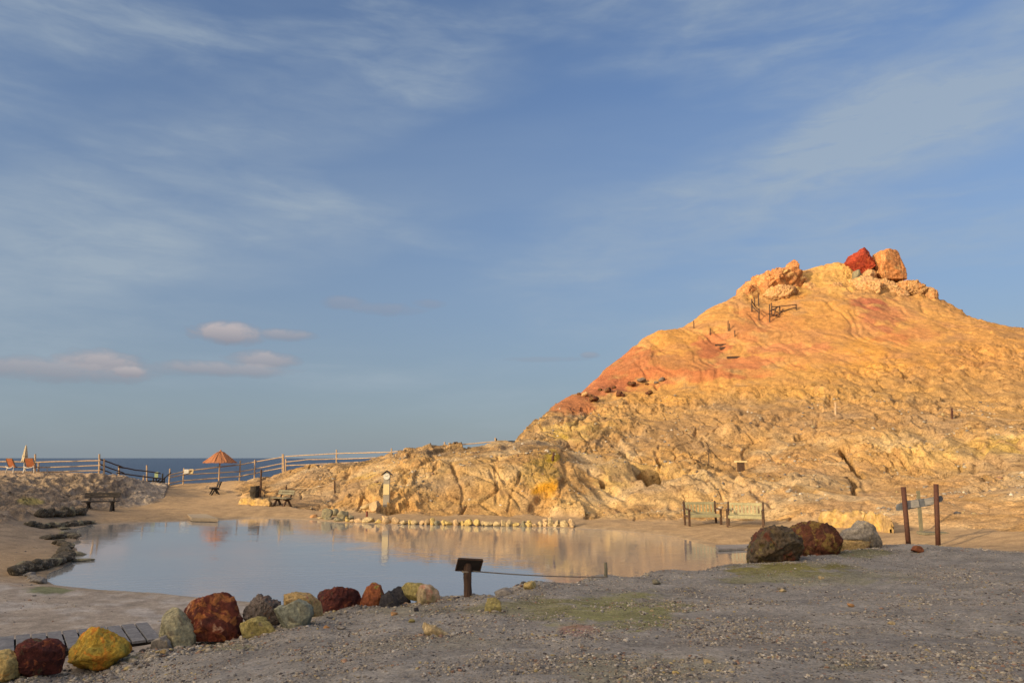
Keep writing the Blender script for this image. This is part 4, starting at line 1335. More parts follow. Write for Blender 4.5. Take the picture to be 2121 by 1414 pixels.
def samp_mound(n):
    tt = gr.uniform(deg(-37), deg(37), n)
    r = 5.5 * (24 / 5.5) ** gr.random(n)
    x, y = r * np.sin(tt), r * np.cos(tt)
    h, m_ = height_v(x, y)
    dens = fbm(x * .55, y * .8, x * 0, 4, gain=.6)
    dens2 = fbm(x * 2.2 + 4, y * 2.6, x * 0, 2)
    keep = (m_ > .5) & (gr.random(n) < sst(-.22, .42, dens + .5 * dens2))
    return np.stack([x, y, h], 1)[keep]


scatter(260000, samp_mound, .005, .026, 'gravel', m_peb, 'loose cream brown and dark gravel scattered over the grey ash ground')


def samp_rim(n):
    tt = gr.uniform(deg(-30), deg(32), n)
    r = np.interp(tt, rim_az, rim_r) + gr.normal(0, .28, n) - .15
    x, y = r * np.sin(tt), r * np.cos(tt)
    h, m_ = height_v(x, y)
    keep = gr.random(n) < sst(-.3, .3, fbm(x * .9, y * .9, x * 0, 3))
    return np.stack([x, y, h], 1)[keep]


scatter(5000, samp_rim, .012, .055, 'rim_gravel', m_peb, 'coarser brown and grey rubble along the rim of the gravel ground')


def samp_skirt(n):
    pick = gr.integers(0, len(ROCKS), n)
    R_ = np.array(ROCKS)[pick]
    a = gr.uniform(0, 6.28, n); q = 1 + np.abs(gr.normal(0, .22, n))
    x = R_[:, 0] + np.cos(a) * R_[:, 2] * q; y = R_[:, 1] + np.sin(a) * R_[:, 3] * q
    h, m_ = height_v(x, y)
    return np.stack([x, y, h], 1)


scatter(2600, samp_skirt, .010, .045, 'skirt_gravel', m_peb, 'loose stones and chips lying against the feet of the boulders')


def samp_flat(n):
    tt = gr.uniform(deg(-37), deg(-8), n)
    r = gr.uniform(10, 34, n)
    x, y = r * np.sin(tt), r * np.cos(tt)
    h, m_ = height_v(x, y)
    keep = (m_ < .3) & (h > .05) & (gr.random(n) < sst(-.1, .5, fbm(x * .5, y * .7, x * 0 + 3, 3)))
    return np.stack([x, y, h], 1)[keep]


scatter(7000, samp_flat, .008, .035, 'flat_gravel', m_peb, 'sparse chips of stone lying on the dried mud left of the pool')


def samp_hill(n):
    tt = gr.uniform(deg(-16), deg(37), n)
    r = gr.uniform(32, 62, n)
    x, y = r * np.sin(tt), r * np.cos(tt)
    i = np.clip(np.searchsorted(rad, r) - 1, 0, nr - 2); j = np.searchsorted(azs, tt) - 1
    keep = (mh[i, j] > .6) & (gr.random(n) < sst(-.1, .5, fbm(x * .35, y * .35, x * 0 + 7, 3)))
    return np.stack([X2[i, j], Y2[i, j], Z2[i, j]], 1)[keep]


_pal = scatter(16000, samp_hill, .03, .14, 'scree', m_peb, 'loose tan and brown scree scattered over the broken lower hillside')

ONES = 'first second third fourth fifth sixth seventh eighth ninth tenth eleventh twelfth thirteenth fourteenth fifteenth sixteenth seventeenth eighteenth nineteenth'.split()
TENS = {2: 'twenty', 3: 'thirty', 4: 'forty', 5: 'fifty', 6: 'sixty', 7: 'seventy', 8: 'eighty'}


def ordn(k):
    if k < 20:
        return ONES[k - 1]
    return TENS[k // 10][:-1] + 'ieth' if k % 10 == 0 else TENS[k // 10] + '-' + ONES[k % 10 - 1]


# ------------------------------------------------------------------ stones edging the far bank
r_ = random.Random(5)
seg = [(655, 1073), (690, 1079), (760, 1082), (860, 1085), (960, 1087), (1080, 1089), (1150, 1090), (1197, 1092)]
u = 650
k = 0
GB = 'stones edging the far bank of the pool'
while u < 1196:
    v = np.interp(u, [p[0] for p in seg], [p[1] for p in seg])
    g = Vector(PZ(u, v, 0.02))
    w = r_.uniform(9, 19) * (1.25 if r_.random() < .2 else 1)
    sx = w * g.y / F / 2
    hgt_ = r_.uniform(.11, .21)
    dk = (665 < u < 712) or r_.random() < .12
    mt = 'greygreen' if dk else r_.choice(['cream', 'cream', 'sand', 'yellow2', 'cream'])
    if u < 662:
        mt = 'peakorange'
    look = {'greygreen': 'grey green rough', 'cream': 'cream angular', 'sand': 'brownish sandy', 'yellow2': 'yellowish', 'peakorange': 'orange rounded'}[mt]
    nm = look + ' stone, ' + ordn(k + 1) + ' from the left in the waterline row of the far bank'
    stone('bank_stone', g + Vector((0, r_.uniform(.04, .16), hgt_ * .40)), (sx * 1.2, .20, hgt_), 200 + k, RM[mt], nm, group=GB, sub=3, rz=r_.uniform(-.3, .3))
    if (r_.random() < .30 or u > 1130) and u > 700:
        stone('bank_stone', g + Vector((r_.uniform(-.1, .1), .18, hgt_ * 1.25)), (sx * .8, .16, hgt_ * .6), 300 + k, RM[mt], look + ' stone resting on the ' + ordn(k + 1) + ' stone of the far bank row', group=GB, sub=3, rz=r_.uniform(-.4, .4))
    u += w * .96
    k += 1
for k, (u, v, sx, sz) in enumerate([(672, 1062, .45, .30), (690, 1058, .35, .28), (708, 1062, .40, .26), (725, 1064, .22, .16)]):
    g = Vector(PZ(u, v + 14, 0.05))
    stone('bank_stone', g + Vector((0, .35, sz * .7)), (sx * .75, .25, sz), 360 + k, RM['greygreen'], ['large dark lichen stone at the left of the heap by the far bank row', 'second lichen stone of the heap by the far bank row', 'third lichen stone of the heap by the far bank row', 'smallest lichen stone at the right of the heap by the far bank row'][k], group='lichen stones heaped by the far bank row', rz=.1)

# ------------------------------------------------------------------ dark mossy stones of the left bank walls
def stone_run(pts, n, sx, sz, mat, label, group, seed, wob=1.5, depth=.25, dz=.0):
    rr = random.Random(seed)
    L = [0]
    for a, b in zip(pts[:-1], pts[1:]):
        L.append(L[-1] + math.hypot(b[0] - a[0], b[1] - a[1]))
    for k in range(n):
        s = L[-1] * (k + .5) / n
        u = np.interp(s, L, [p[0] for p in pts]); v = np.interp(s, L, [p[1] for p in pts]) + rr.uniform(-wob, wob)
        g = at(u, v)
        if g.z < .03:
            g = Vector(PZ(u, v, 0.03))
        h = sz * .72 * rr.uniform(.7, 1.25)
        stone('wall_stone', g + Vector((0, 0, h * .45 + dz)), (sx * rr.uniform(.8, 1.2), depth, h), seed * 50 + k, RM[mat if rr.random() < .9 else 'greygreen'], ordn(k + 1) + ' ' + label, group=group, rz=rr.uniform(-.35, .35))


stone_run([(80, 1070), (115, 1070), (172, 1066)], 13, .27, .30, 'mossdark', 'dark mossy stone from the left in the upper low wall beside the black bench', 'stones of the upper low wall left of the bench', 11, .6, .3, .05)
stone_run([(58, 1088), (80, 1092), (120, 1092), (160, 1087), (187, 1083)], 20, .26, .19, 'mossdark', 'dark stone from the left in the lower low wall at the pool corner', 'stones of the lower low wall at the pool corner', 12, .8, .25, .0)
stone_run([(96, 1116), (118, 1114), (150, 1109), (153, 1118)], 14, .24, .16, 'mossdark', 'dark stone from the left on the small point of the left shore', 'stones on the small point of the left shore', 13, 1.5, .25)
stone_run([(118, 1127), (142, 1133), (130, 1143), (140, 1152)], 13, .24, .16, 'mossdark', 'dark stone from the top along the left shore above the long edge', 'stones along the middle of the left shore', 14, 2, .22)
stone_run([(140, 1160), (120, 1168), (95, 1174), (70, 1180), (45, 1186), (28, 1190)], 26, .22, .20, 'mossdark', 'mossy dark stone from the right in the long edge of the left shore', 'stones of the long edge on the near left shore', 15, 2, .22, .03)
stone_run([(60, 1192), (72, 1202), (86, 1208)], 7, .16, .10, 'ash', 'pale topped dark stone from the top at the near left pool corner', 'stones at the near left pool corner', 16, 2, .16)
for k, (u, v, s) in enumerate([(168, 1159, .30), (160, 1146, .26), (130, 1094, .22)]):
    stone('flat_stone', Vector(PZ(u, v, .03)), (s * 1.3, .2, .07), 900 + k, RM['greygreen'], ['flat pale stone lying in the water off the left shore', 'flat dark slab in the water above the pale stone', 'flat pale stone at the shore below the lower low wall'][k], rz=.1)

# ------------------------------------------------------------------ rocks on the summit
def peak(poly, Yd, thick, seed, m, label, **kw):
    kw.setdefault('amp', .06); kw.setdefault('freq', 1.3)
    return outline_rock(kw.pop('name', 'crag'), poly, Yd, thick, seed, RM[m], label, cat=kw.pop('cat', 'rock'), **kw)


peak([(1752, 541), (1762, 526), (1776, 522), (1786, 514), (1796, 510), (1803, 516), (1803, 532), (1812, 536), (1806, 548), (1794, 556), (1786, 568), (1766, 560)], 86, 4.2, 31, 'peakred', 'deep red jagged rock on top of the hill', amp=.05, cuts=10)
peak([(1814, 530), (1818, 521), (1832, 518), (1852, 521), (1858, 536), (1868, 548), (1871, 562), (1866, 582), (1848, 578), (1820, 572), (1810, 560)], 86, 5.0, 32, 'peakamber', 'tall orange rock beside the deep red one on the summit', amp=.05, cuts=8)
peak([(1768, 562), (1778, 558), (1786, 570), (1776, 582), (1766, 576)], 84.6, 1.5, 33, 'greygreen', 'small grey green rock under the deep red rock', sub=4)
peak([(1782, 568), (1800, 556), (1815, 560), (1816, 576), (1800, 584), (1784, 582)], 84.8, 2.2, 34, 'peaktan', 'tan block wedged below the red and orange summit rocks', sub=4)
peak([(1748, 588), (1762, 574), (1792, 572), (1808, 582), (1806, 612), (1775, 620), (1748, 612)], 84, 7, 35, 'peaktan', 'cracked tan rock left of the dark hollow below the summit', amp=.10, freq=3, blocks=26)
peak([(1800, 580), (1820, 574), (1850, 580), (1868, 592), (1866, 618), (1825, 622), (1798, 612)], 84, 7, 36, 'peaktan', 'cracked tan rock directly below the tall orange rock', amp=.12, freq=3, blocks=30)
peak([(1856, 584), (1880, 586), (1900, 596), (1914, 606), (1900, 624), (1858, 622)], 84, 6, 37, 'peaktan', 'rough tan rock on the right summit ridge', amp=.12, freq=3, blocks=30)
peak([(1896, 594), (1918, 598), (1936, 608), (1952, 624), (1930, 632), (1898, 624)], 84, 5, 38, 'peakorange', 'reddish orange rock at the right end of the summit ridge', amp=.08, freq=2)
peak([(1530, 614), (1534, 596), (1538, 584), (1556, 579), (1560, 571), (1580, 569), (1600, 562), (1620, 558), (1640, 558), (1654, 564), (1660, 580), (1656, 600), (1630, 614), (1590, 620), (1556, 618)], 86, 9, 39, 'peakamber', 'broad cracked pinkish orange crag forming the left wall of the summit', amp=.10, freq=3, blocks=40, cuts=6)
peak([(1624, 566), (1630, 545), (1638, 536), (1647, 539), (1652, 552), (1650, 575), (1636, 584)], 85, 3, 41, 'peakamber', 'upright orange knob on the left summit wall', blocks=8)
peak([(1576, 612), (1590, 596), (1612, 590), (1634, 594), (1652, 606), (1640, 620), (1600, 624)], 83, 5, 42, 'peaktan', 'tan rock ledge above the small cave near the railings', amp=.12, freq=3, blocks=20)
peak([(1534, 610), (1540, 596), (1560, 590), (1572, 598), (1570, 612), (1550, 618)], 84, 4, 40, 'peakamber', 'reddish block at the left foot of the summit crag', amp=.09, freq=2, blocks=10)
peak([(1655, 600), (1662, 586), (1680, 584), (1700, 592), (1704, 606), (1680, 614)], 84.5, 4, 43, 'peaktan', 'brownish tan ledge in the middle below the cream summit dome', amp=.12, freq=3, blocks=18)
peak([(1700, 606), (1712, 590), (1736, 586), (1756, 594), (1758, 612), (1728, 618)], 84, 4, 44, 'peaktan', 'cracked tan ledge under the right side of the cream dome', amp=.12, freq=3, blocks=18)
# blocks in the red band on the left flank
rb = random.Random(9)
for k in range(16):
    u = 1195 + 180 * (k + rb.uniform(.1, .9)) / 16; v = 822 - (u - 1195) * .12 + rb.uniform(-14, 14)
    g = at(u, v)
    s = rb.uniform(.20, .48)
    stone('flank_rock', g + Vector((0, -.1, s * .2)), (s, s, s * .7), 700 + k, RM[rb.choice(['brown', 'porous', 'peaktan', 'brown'])], ordn(k + 1) + ' dark brown block from the left in the red band of the hill', 'rock', 'dark blocks in the red band of the left flank')

# ------------------------------------------------------------------ sulphur crust walls
def crust(name, pxs, h, thick, label, seed, vb):
    """low crumbling wall along photo columns"""
    pts = [at(u, v) for u, v in pxs]
    n = 60
    L = np.linspace(0, 1, n)
    xs_ = np.interp(L, np.linspace(0, 1, len(pts)), [p.x for p in pts]); ys_ = np.interp(L, np.linspace(0, 1, len(pts)), [p.y for p in pts]); zs_ = np.interp(L, np.linspace(0, 1, len(pts)), [p.z for p in pts])
    prof = [(-.5, -.25), (-.56, .1), (-.52, .45), (-.5, .8), (-.40, .98), (-.1, 1.03), (.3, 1.0), (.5, .85), (.5, -.25)]
    V = []; m_ = len(prof)
    for i in range(n):
        hh = h * (.85 + .25 * pn3(np.array([i * .15 + seed]), np.array([.5]), np.array([.5]))[0]) * (0.6 + .4 * min(1, i / 3, (n - 1 - i) / 3))
        for (a_, b_) in prof:
            V.append((xs_[i], ys_[i] + thick * (.5 + a_), zs_[i] + hh * b_))
    V = np.array(V)
    V += .045 * np.stack([fbm(V[:, 0] * 1.4, V[:, 1] * 3, V[:, 2] * 2 + q, 4, gain=.6) for q in (0, 9, 17)], 1)
    Fs = []
    for i in range(n - 1):
        for j in range(m_ - 1):
            Fs.append((i * m_ + j, (i + 1) * m_ + j, (i + 1) * m_ + j + 1, i * m_ + j + 1))
    Fs.append(tuple(range(m_))); Fs.append(tuple((n - 1) * m_ + j for j in range(m_ - 1, -1, -1)))
    o = link_mesh(name, V - V[0], Fs, M_sulph, smooth=True)
    o.location = V[0]
    return tag(o, label, 'low wall')


crust('crust_wall', [(494, 1044), (520, 1047), (558, 1048)], .40, .4, 'low bright yellow crust wall left of the pale backed bench', 1, 0)
crust('crust_wall', [(1706, 1092), (1760, 1093), (1800, 1092)], .62, .5, 'long low yellow sulphur wall behind the huge brown boulder', 2, 0)
crust('crust_wall', [(1803, 1098), (1828, 1101), (1851, 1104)], .62, .5, 'short cracked yellow sulphur wall left of the rusty posts', 3, 0)

# ------------------------------------------------------------------ benches
def bench_a(mat_s, mat_l, w=1.65):
    """slatted bench on two A-shaped supports, facing -y"""
    root = empty('park_bench', (0, 0, 0))
    for sx in (-1, 1):
        x = sx * (w / 2 - .28)
        l = MB()
        l.beam((x, -.02, .40), (x, -.26, -.06), .09, .11, up=(1, 0, 0))
        l.beam((x, .02, .40), (x, .28, -.06), .09, .11, up=(1, 0, 0))
        l.beam((x, -.27, .38), (x, .24, .38), .09, .08, up=(0, 0, 1))
        l.build('leg_frame', mat_l, root)
        s = MB()
        s.beam((x, .16, .36), (x, .34, .86), .08, .07, up=(1, 0, 0))
        s.build('back_support', mat_l, root)
    for y in (-.20, -.05, .10):
        MB().box((0, y, .445), (w, .135, .05)).build('seat_plank', mat_s, root)
    R = Matrix.Rotation(math.radians(-20), 3, 'X')
    for q, z in ((0, .68), (1, .81)):
        MB().box((0, .235 + (z - .68) * .36, z), (w, .045, .115), R).build('back_plank', mat_s, root)
    return root


b1 = bench_a(M_darkwood, M_darkwood)
g = at(205, 1057)
b1.location = (g.x, g.y + .1, tz(g.x, g.y + .1)); b1.rotation_euler.z = math.radians(14)
GBN = 'slatted benches on A-shaped supports by the pool'
tag(b1, 'black slatted bench at the foot of the left bank', 'bench', GBN)
b2 = copy_tree(b1)
g = pl(444, 50.5, 1020)
b2.location = g; b2.rotation_euler.z = math.radians(-62)
tag(b2, 'dark bench seen from its end under the thatched parasol', 'bench', GBN)
b3 = bench_a(M_greygreen, M_brownwood, 1.45)
g = at(583, 1049)
b3.location = (g.x, g.y + .1, tz(g.x, g.y + .1)); b3.rotation_euler.z = math.radians(-38)
tag(b3, 'weathered bench with grey green planks beside the yellow crust wall', 'bench', GBN)


def garden_bench(w=1.34):
    root = empty('garden_bench', (0, 0, 0))
    for sx in (-1, 1):
        x = sx * w / 2
        MB().box((x, -.27, .30), (.075, .075, .62)).build('leg', M_brownwood, root)
        p = MB(); p.beam((x, .22, -.02), (x, .30, .92), .075, .075, up=(1, 0, 0)); p.tube([(x, .30, .90), (x, .303, .955)], [.045, .02], 8)
        p.build('leg', M_brownwood, root)
        MB().beam((x, -.36, .63), (x, .27, .66), .09, .045).build('armrest', M_brownwood, root)
        MB().beam((x, -.25, .36), (x, .24, .36), .05, .08).build('seat_rail', M_brownwood, root)
    for y in (-.24, -.12, .0, .12):
        MB().box((0, y, .425), (w - .08, .105, .035)).build('seat_slat', M_olive, root)
    MB().box((0, -.295, .37), (w - .08, .035, .08)).build('front_rail', M_olive, root)
    R = Matrix.Rotation(math.radians(-5), 3, 'X')
    n = 9
    for k in range(n):
        x = -(w - .2) / 2 + (w - .2) * k / (n - 1)
        MB().box((x, .265, .655), (.068, .022, .36), R).build('back_slat', M_olive, root)
    MB().box((0, .285, .86), (w - .08, .04, .10), R).build('top_rail', M_olive, root)
    MB().box((0, .25, .475), (w - .08, .04, .07), R).build('bottom_rail', M_olive, root)
    return root


g1_ = garden_bench()
GG = 'olive garden benches facing the pool'
ga = at(1459, 1088)
g1_.location = (ga.x, ga.y + .25, tz(ga.x, ga.y)); g1_.rotation_euler.z = math.radians(8)
tag(g1_, 'olive slatted garden bench standing left of its twin', 'garden bench', GG)
g2_ = copy_tree(g1_)
gb_ = at(1549, 1092)
g2_.location = (gb_.x, gb_.y + .25, tz(gb_.x, gb_.y)); g2_.rotation_euler.z = math.radians(-22)
tag(g2_, 'olive slatted garden bench nearer the huge boulders', 'garden bench', GG)

# ------------------------------------------------------------------ thatched parasol
g = pl(453, 57.5, 1000)
par = empty('thatched_parasol', g)
tag(par, 'thatched reed parasol on a wooden pole above the dark bench', 'parasol')
zt = P(453, 934, 57.5)[2] - g.z
ze = P(453, 957, 57.5)[2] - g.z
MB().log((0, 0, -.2), (0, 0, zt - .1), .055, .05, seed=3).build('pole', M_pale, par)
Rv = 32 * 57.5 / F
V = []; Fs = []
n = 72
rings = [(0.03, zt), (.25, zt - .14), (.5, zt - .36), (.75, zt - .60), (1.0, ze), (1.02, ze - .05), (.93, ze - .02), (.5, zt - .46), (.04, zt - .2)]
rg = random.Random(4)
for i, (f_, z_) in enumerate(rings):
    for k in range(n):
        a = 6.2832 * k / n
        j = 1 + (.035 * rg.uniform(-1, 1) if i in (4, 5) else .012 * rg.uniform(-1, 1))
        V.append((Rv * f_ * j * math.cos(a), Rv * f_ * j * math.sin(a), z_ + (.05 if k % 9 == 0 and 0 < i < 5 else 0) + rg.uniform(-.02, .02)))
for i in range(len(rings) - 1):
    for k in range(n):
        Fs.append((i * n + k, i * n + (k + 1) % n, (i + 1) * n + (k + 1) % n, (i + 1) * n + k))
Fs.append(tuple(range(n))[::-1])
link_mesh('thatch_canopy', V, Fs, M_thatch, par)
tp = MB(); tp.tube([(0, 0, zt - .05), (0, 0, zt + .06), (.02, 0, zt + .12)], [.12, .06, .01], 8)
tp.build('thatch_cap', M_thatch, par)
for k in range(8):
    a = 6.2832 * k / 8 + .2
    MB().tube([(.04 * math.cos(a), .04 * math.sin(a), zt - .24), (Rv * .96 * math.cos(a), Rv * .96 * math.sin(a), ze - .06)], .02, 6).build('rib', M_pale, par)

# closed canvas parasol and the loungers on the left bank
YL = 45.6
g = pl(48, YL, 984)
cp_ = empty('closed_parasol', g)
tag(cp_, 'closed cream canvas parasol between two sun loungers', 'parasol')
zt = P(48, 921, YL)[2] - g.z; zb = P(48, 956, YL)[2] - g.z
MB().tube([(0, 0, -.2), (0, 0, zt - .1)], .028, 8).build('pole', M_white, cp_)
V = []; Fs = []; n = 24
rings = [(.015, zt), (.05, zt - .12), (.10, zt - .45), (.15, zb + .12), (.17, zb), (.10, zb + .03)]
for i, (r0, z0) in enumerate(rings):
    for k in range(n):
        a = 6.2832 * k / n
        rr = r0 * (1 + (.22 * math.cos(6 * a + i * .3)))
        V.append((rr * math.cos(a), rr * math.sin(a), z0))
for i in range(len(rings) - 1):
    for k in range(n):
        Fs.append((i * n + k, i * n + (k + 1) % n, (i + 1) * n + (k + 1) % n, (i + 1) * n + k))
Fs.append(tuple(range(n))[::-1])
link_mesh('folded_canopy', V, Fs, M_canvas, cp_, smooth=True)
MB().tube([(0, 0, zb + .35), (0, 0, zb + .39)], .155, 12).build('strap', M_canvas, cp_)


def lounger():
    """reclining sun lounger seen from behind, its back raised; the foot points +y"""
    root = empty('sun_lounger', (0, 0, 0))
    f = MB()
    for sx in (-1, 1):
        x = sx * .31
        f.tube([(x * .82, -.28, .88), (x, -.26, .80), (x, -.05, .38), (x, .2, .33), (x, 1.25, .33)], .022, 8)
    f.tube([(-.31 * .82, -.28, .88), (.31 * .82, -.28, .88)], .022, 8)
    f.tube([(-.31, 1.25, .33), (.31, 1.25, .33)], .022, 8)
    f.build('frame', M_frame, root)
    R = Matrix.Rotation(math.radians(26), 3, 'X')
    s = MB(); s.box((0, -.16, .60), (.50, .03, .56), R)
    s.build('back_sling', M_orange, root)
    s = MB(); s.box((0, .62, .335), (.54, 1.2, .03))
    s.build('seat_sling', M_orange, root)
    for sx in (-1, 1):
        l = MB(); l.tube([(sx * .26, -.12, .36), (sx * .30, -.16, .18), (sx * .36, -.2, -.03)], .025, 8)
        l.build('leg', M_white, root)
        l = MB(); l.tube([(sx * .28, 1.0, .33), (sx * .33, 1.05, -.03)], .025, 8)
        l.build('leg', M_white, root)
    b_ = MB(); b_.tube([(-.33, -.2, .44), (-.24, -.24, .34), (0, -.26, .30), (.24, -.24, .34), (.33, -.2, .44)], .024, 8)
    b_.build('back_brace', M_white, root)
    return root


lg = lounger()
lg.location = pl(63, YL, 984); lg.rotation_euler.z = math.radians(-4)
tag(lg, 'sun lounger with a bright orange back right of the closed parasol', 'sun lounger', 'sun loungers on the left bank')
l2 = copy_tree(lg)
l2.location = pl(25, YL, 984); l2.rotation_euler.z = math.radians(-22)
tag(l2, 'sun lounger with a shaded red brown back left of the closed parasol', 'sun lounger', 'sun loungers on the left bank')

# ------------------------------------------------------------------ fences
def fence(name, posts, rails, mat, label, pr=.06, rr_=.04, cat='fence', matp=None, flat=False):
    """posts: (u, v_top, Y, u_top or None); rails: lists of (u, v) with Y interpolated from the posts"""
    us = [p[0] for p in posts]; Ys = [p[2] for p in posts]
    base = pl(posts[0][0], posts[0][2], 980)
    root = empty(name, base)
    tag(root, label, cat)
    for k, p in enumerate(posts):
        g = pl(p[0], p[2], 980)
        top = Vector(P(p[3] if len(p) > 3 else p[0], p[1], p[2]))
        m = MB().log((g.x, g.y, g.z - .25), top, pr * 1.05, pr * .9, seed=k + len(posts))
        m.build('post', matp or mat, root, off=base)
    for k, r in enumerate(rails):
        for (a, b) in zip(r[:-1], r[1:]):
            ya = np.interp(a[0], us, Ys); yb = np.interp(b[0], us, Ys)
            A_ = Vector(P(a[0], a[1], ya - .04)); B_ = Vector(P(b[0], b[1], yb - .04))
            L = (B_ - A_).length
            ns = max(1, int(L / 2.4))
            for q in range(ns):
                m = MB()
                p0 = A_.lerp(B_, q / ns); p1 = A_.lerp(B_, (q + 1) / ns)
                ov = (p1 - p0).normalized() * .06
                m.log(p0 - ov, p1 + ov, rr_, rr_ * .85, seed=k * 7 + q, wob=.018, seg=5)
                m.build('rail', mat, root, off=base)
    return root


YF = 47.3
fence('log_fence', [(-95, 944, YF - .6), (-20, 942, YF - .3), (73, 940, YF), (80, 958, YF - .2), (206, 940, YF)],
      [[(-95, 957), (0, 955.5), (76, 957), (206, 953.5)], [(-95, 967), (0, 966), (78, 967.5), (206, 963.5)], [(-95, 978), (0, 977.5), (78, 977.5), (206, 974)]], M_pale,
      'pale three railed log fence behind the sun loungers')
fence('stair_fence', [(216, 950, 47.5), (247, 964, 50), (298, 984, 53), (307, 963, 53.5, 304)],
      [[(208, 951), (256, 968)], [(208, 961), (256, 979)], [(208, 971), (230, 979)], [(246, 967), (331, 980)], [(243, 979), (337, 991)]], M_brownwood,  # rails in darker wood than the posts: their shade is put into the colour
      'dark sloping log rails leading down from the bank fence', rr_=.045, matp=M_pale)
fence('stair_railing', [(318, 990, 54.5), (324, 980, 54.5), (337, 980, 55), (341, 988, 55.3)],
      [[(298, 996), (340, 997)], [(315, 1005), (331, 992)], [(322, 1008), (353, 979)]], M_darkwood,
      'dark timber stair railing at the way down to the sea', rr_=.05, pr=.06)
fence('log_fence', [(352, 970, 56), (381, 969, 57), (497, 953, 58.6, 498), (528, 952, 58.4), (587, 940, 58.4, 585), (590, 940, 58.2, 587)],
      [[(349, 984), (381, 976), (420, 971), (497, 962), (587, 946)], [(352, 988), (381, 982), (497, 976), (587, 959)], [(352, 1000), (381, 995), (420, 992), (497, 986), (587, 968)]], M_pale,
      'log fence passing behind the thatched parasol', rr_=.045)
fence('log_fence', [(592, 950, 58), (697, 931, 57), (811, 928, 54), (921, 915, 51.5), (1026, 906, 51)],
      [[(592, 945), (697, 939), (811, 936), (921, 924), (1026, 914)], [(592, 956), (640, 951), (697, 950), (790, 947)], [(592, 964), (697, 959), (765, 956)]], M_pale,
      'pale log fence climbing along the crest of the rocky outcrop', rr_=.04)
fence('rail_stub', [(1028, 908, 51.2), (1045, 914, 51.4)], [[(1028, 914), (1065, 914)]], M_darkwood, 'short dark horizontal rail where the crest fence meets the hill', rr_=.05)

for u, v, w, h, Yd, mt, nm, lab in [(386, 976, .36, .32, 56.8, M_white, 'notice_board', 'white notice board fixed on the log fence'),
                                    (396, 976.5, .33, .38, 57.2, M_panel, 'notice_board', 'yellowish notice board beside the white one on the fence'),
                                    (324, 983, .26, .42, 54.2, solid_mat('green_sign', (.22, .30, .14), (.30, .36, .20), 9, .6, .001), 'notice_board', 'small green notice board on the stair railing')]:
    p = Vector(P(u, v, Yd))
    r0 = empty(nm, p)
    MB().box((0, 0, 0), (w, .03, h)).build('panel', mt, r0)
    MB().box((0, .028, 0), (.05, .02, h * 1.05)).build('batten', M_pale, r0)
    tag(r0, lab, 'sign')

# ------------------------------------------------------------------ posts and rope by the weathered bench
def rope_between(pts, r, sag, n=10):
    out = []
    for (a, b) in zip(pts[:-1], pts[1:]):
        a, b = Vector(a), Vector(b)
        for k in range(n):
            t_ = k / n
            out.append(a.lerp(b, t_) - Vector((0, 0, 4 * sag * t_ * (1 - t_))))
    out.append(Vector(pts[-1]))
    return out


def post(name, u, v_top, g, r, mat, label, u_top=None, cat='post', seed=1, group=None):
    top = Vector(P(u_top or u, v_top, g.y))
    m = MB().log((0, 0, -.2), top - g, r, r * .9, seed=seed, wob=r * .2)
    o = m.build(name, mat)
    o.location = g
    return tag(o, label, cat, group), top


g = pl(541, 50, 998)
post('timber_post', 541, 972, g, .07, M_postwood, 'short brown timber post standing above the charred stump')
g = at(527, 1029)
st = MB().log((0, 0, -.15), (0, 0, P(527, 1006, g.y)[2] - g.z), .27, .27, n=14, seg=5, wob=.02, seed=2).build('stump', M_bin)
st.location = g
tag(st, 'thick charred tree stump beside the yellow crust wall', 'tree stump')
gp1 = at(539, 1030); p1, t1 = post('rope_post', 539, 1010, gp1, .07, M_postwood, 'low rope post right of the charred stump')
gp2 = at(593, 1019); p2, t2 = post('rope_post', 593, 1004, gp2, .06, M_postwood, 'short rope post behind the weathered bench')
gp3 = at(694, 1021); p3, t3 = post('rope_post', 693, 995, gp3, .055, M_brownwood, 'thin rope post standing on the slope left of the clock pillar')
rp = rope_between([t1 - Vector((0, 0, .05)), t2 - Vector((0, 0, .08)), t3 - Vector((0, 0, .05))], .02, .25)
o = MB().tube([p - rp[0] for p in rp], .022, 6).build('rope', M_rope); o.location = rp[0]
tag(o, 'sagging rope from the charred stump to the slope post', 'rope')
# dead branches by the stump
def snag(name, g, h, seed, label, n=9, r=.03, spread=.7, mat=None):
    rr = random.Random(seed)
    root = empty(name, g)
    tag(root, label, 'dead shrub')
    m = MB(); m.tube([(0, 0, -.1), (rr.uniform(-.05, .05), 0, h * .5), (rr.uniform(-.1, .1), 0, h)], [r, r * .8, r * .3], 6)
    m.build('stem', mat or M_twig, root)
    m = MB()
    for k in range(n):
        z0 = h * rr.uniform(.05, .9)
        a = rr.uniform(0, 6.28)
        L = h * rr.uniform(.2, .5)
        d = Vector((math.cos(a) * spread, math.sin(a) * spread, rr.uniform(.1, .8)))
        p0 = Vector((0, 0, z0)); p1_ = p0 + d * L * .5; p2_ = p1_ + (d + Vector((rr.uniform(-.5, .5), 0, rr.uniform(-.2, .4)))) * L * .5
        m.tube([p0, p1_, p2_], [r * .55, r * .4, r * .15], 5)
    m.build('twigs', mat or M_twig, root)
    return root


snag('dead_shrub', at(548, 1028), .75, 5, 'grey dead shrub between the charred stump and the weathered bench', 22, .02, 1.1)
snag('dead_shrub', at(1468, 964), 1.45, 6, 'thin dead shrub with a bare upright stem on the slope above the garden benches', 14, .035, .8)
snag('dead_shrub', at(1452, 962), .5, 8, 'low tangle of twigs at the foot of the bare stem', 20, .02, 1.3)

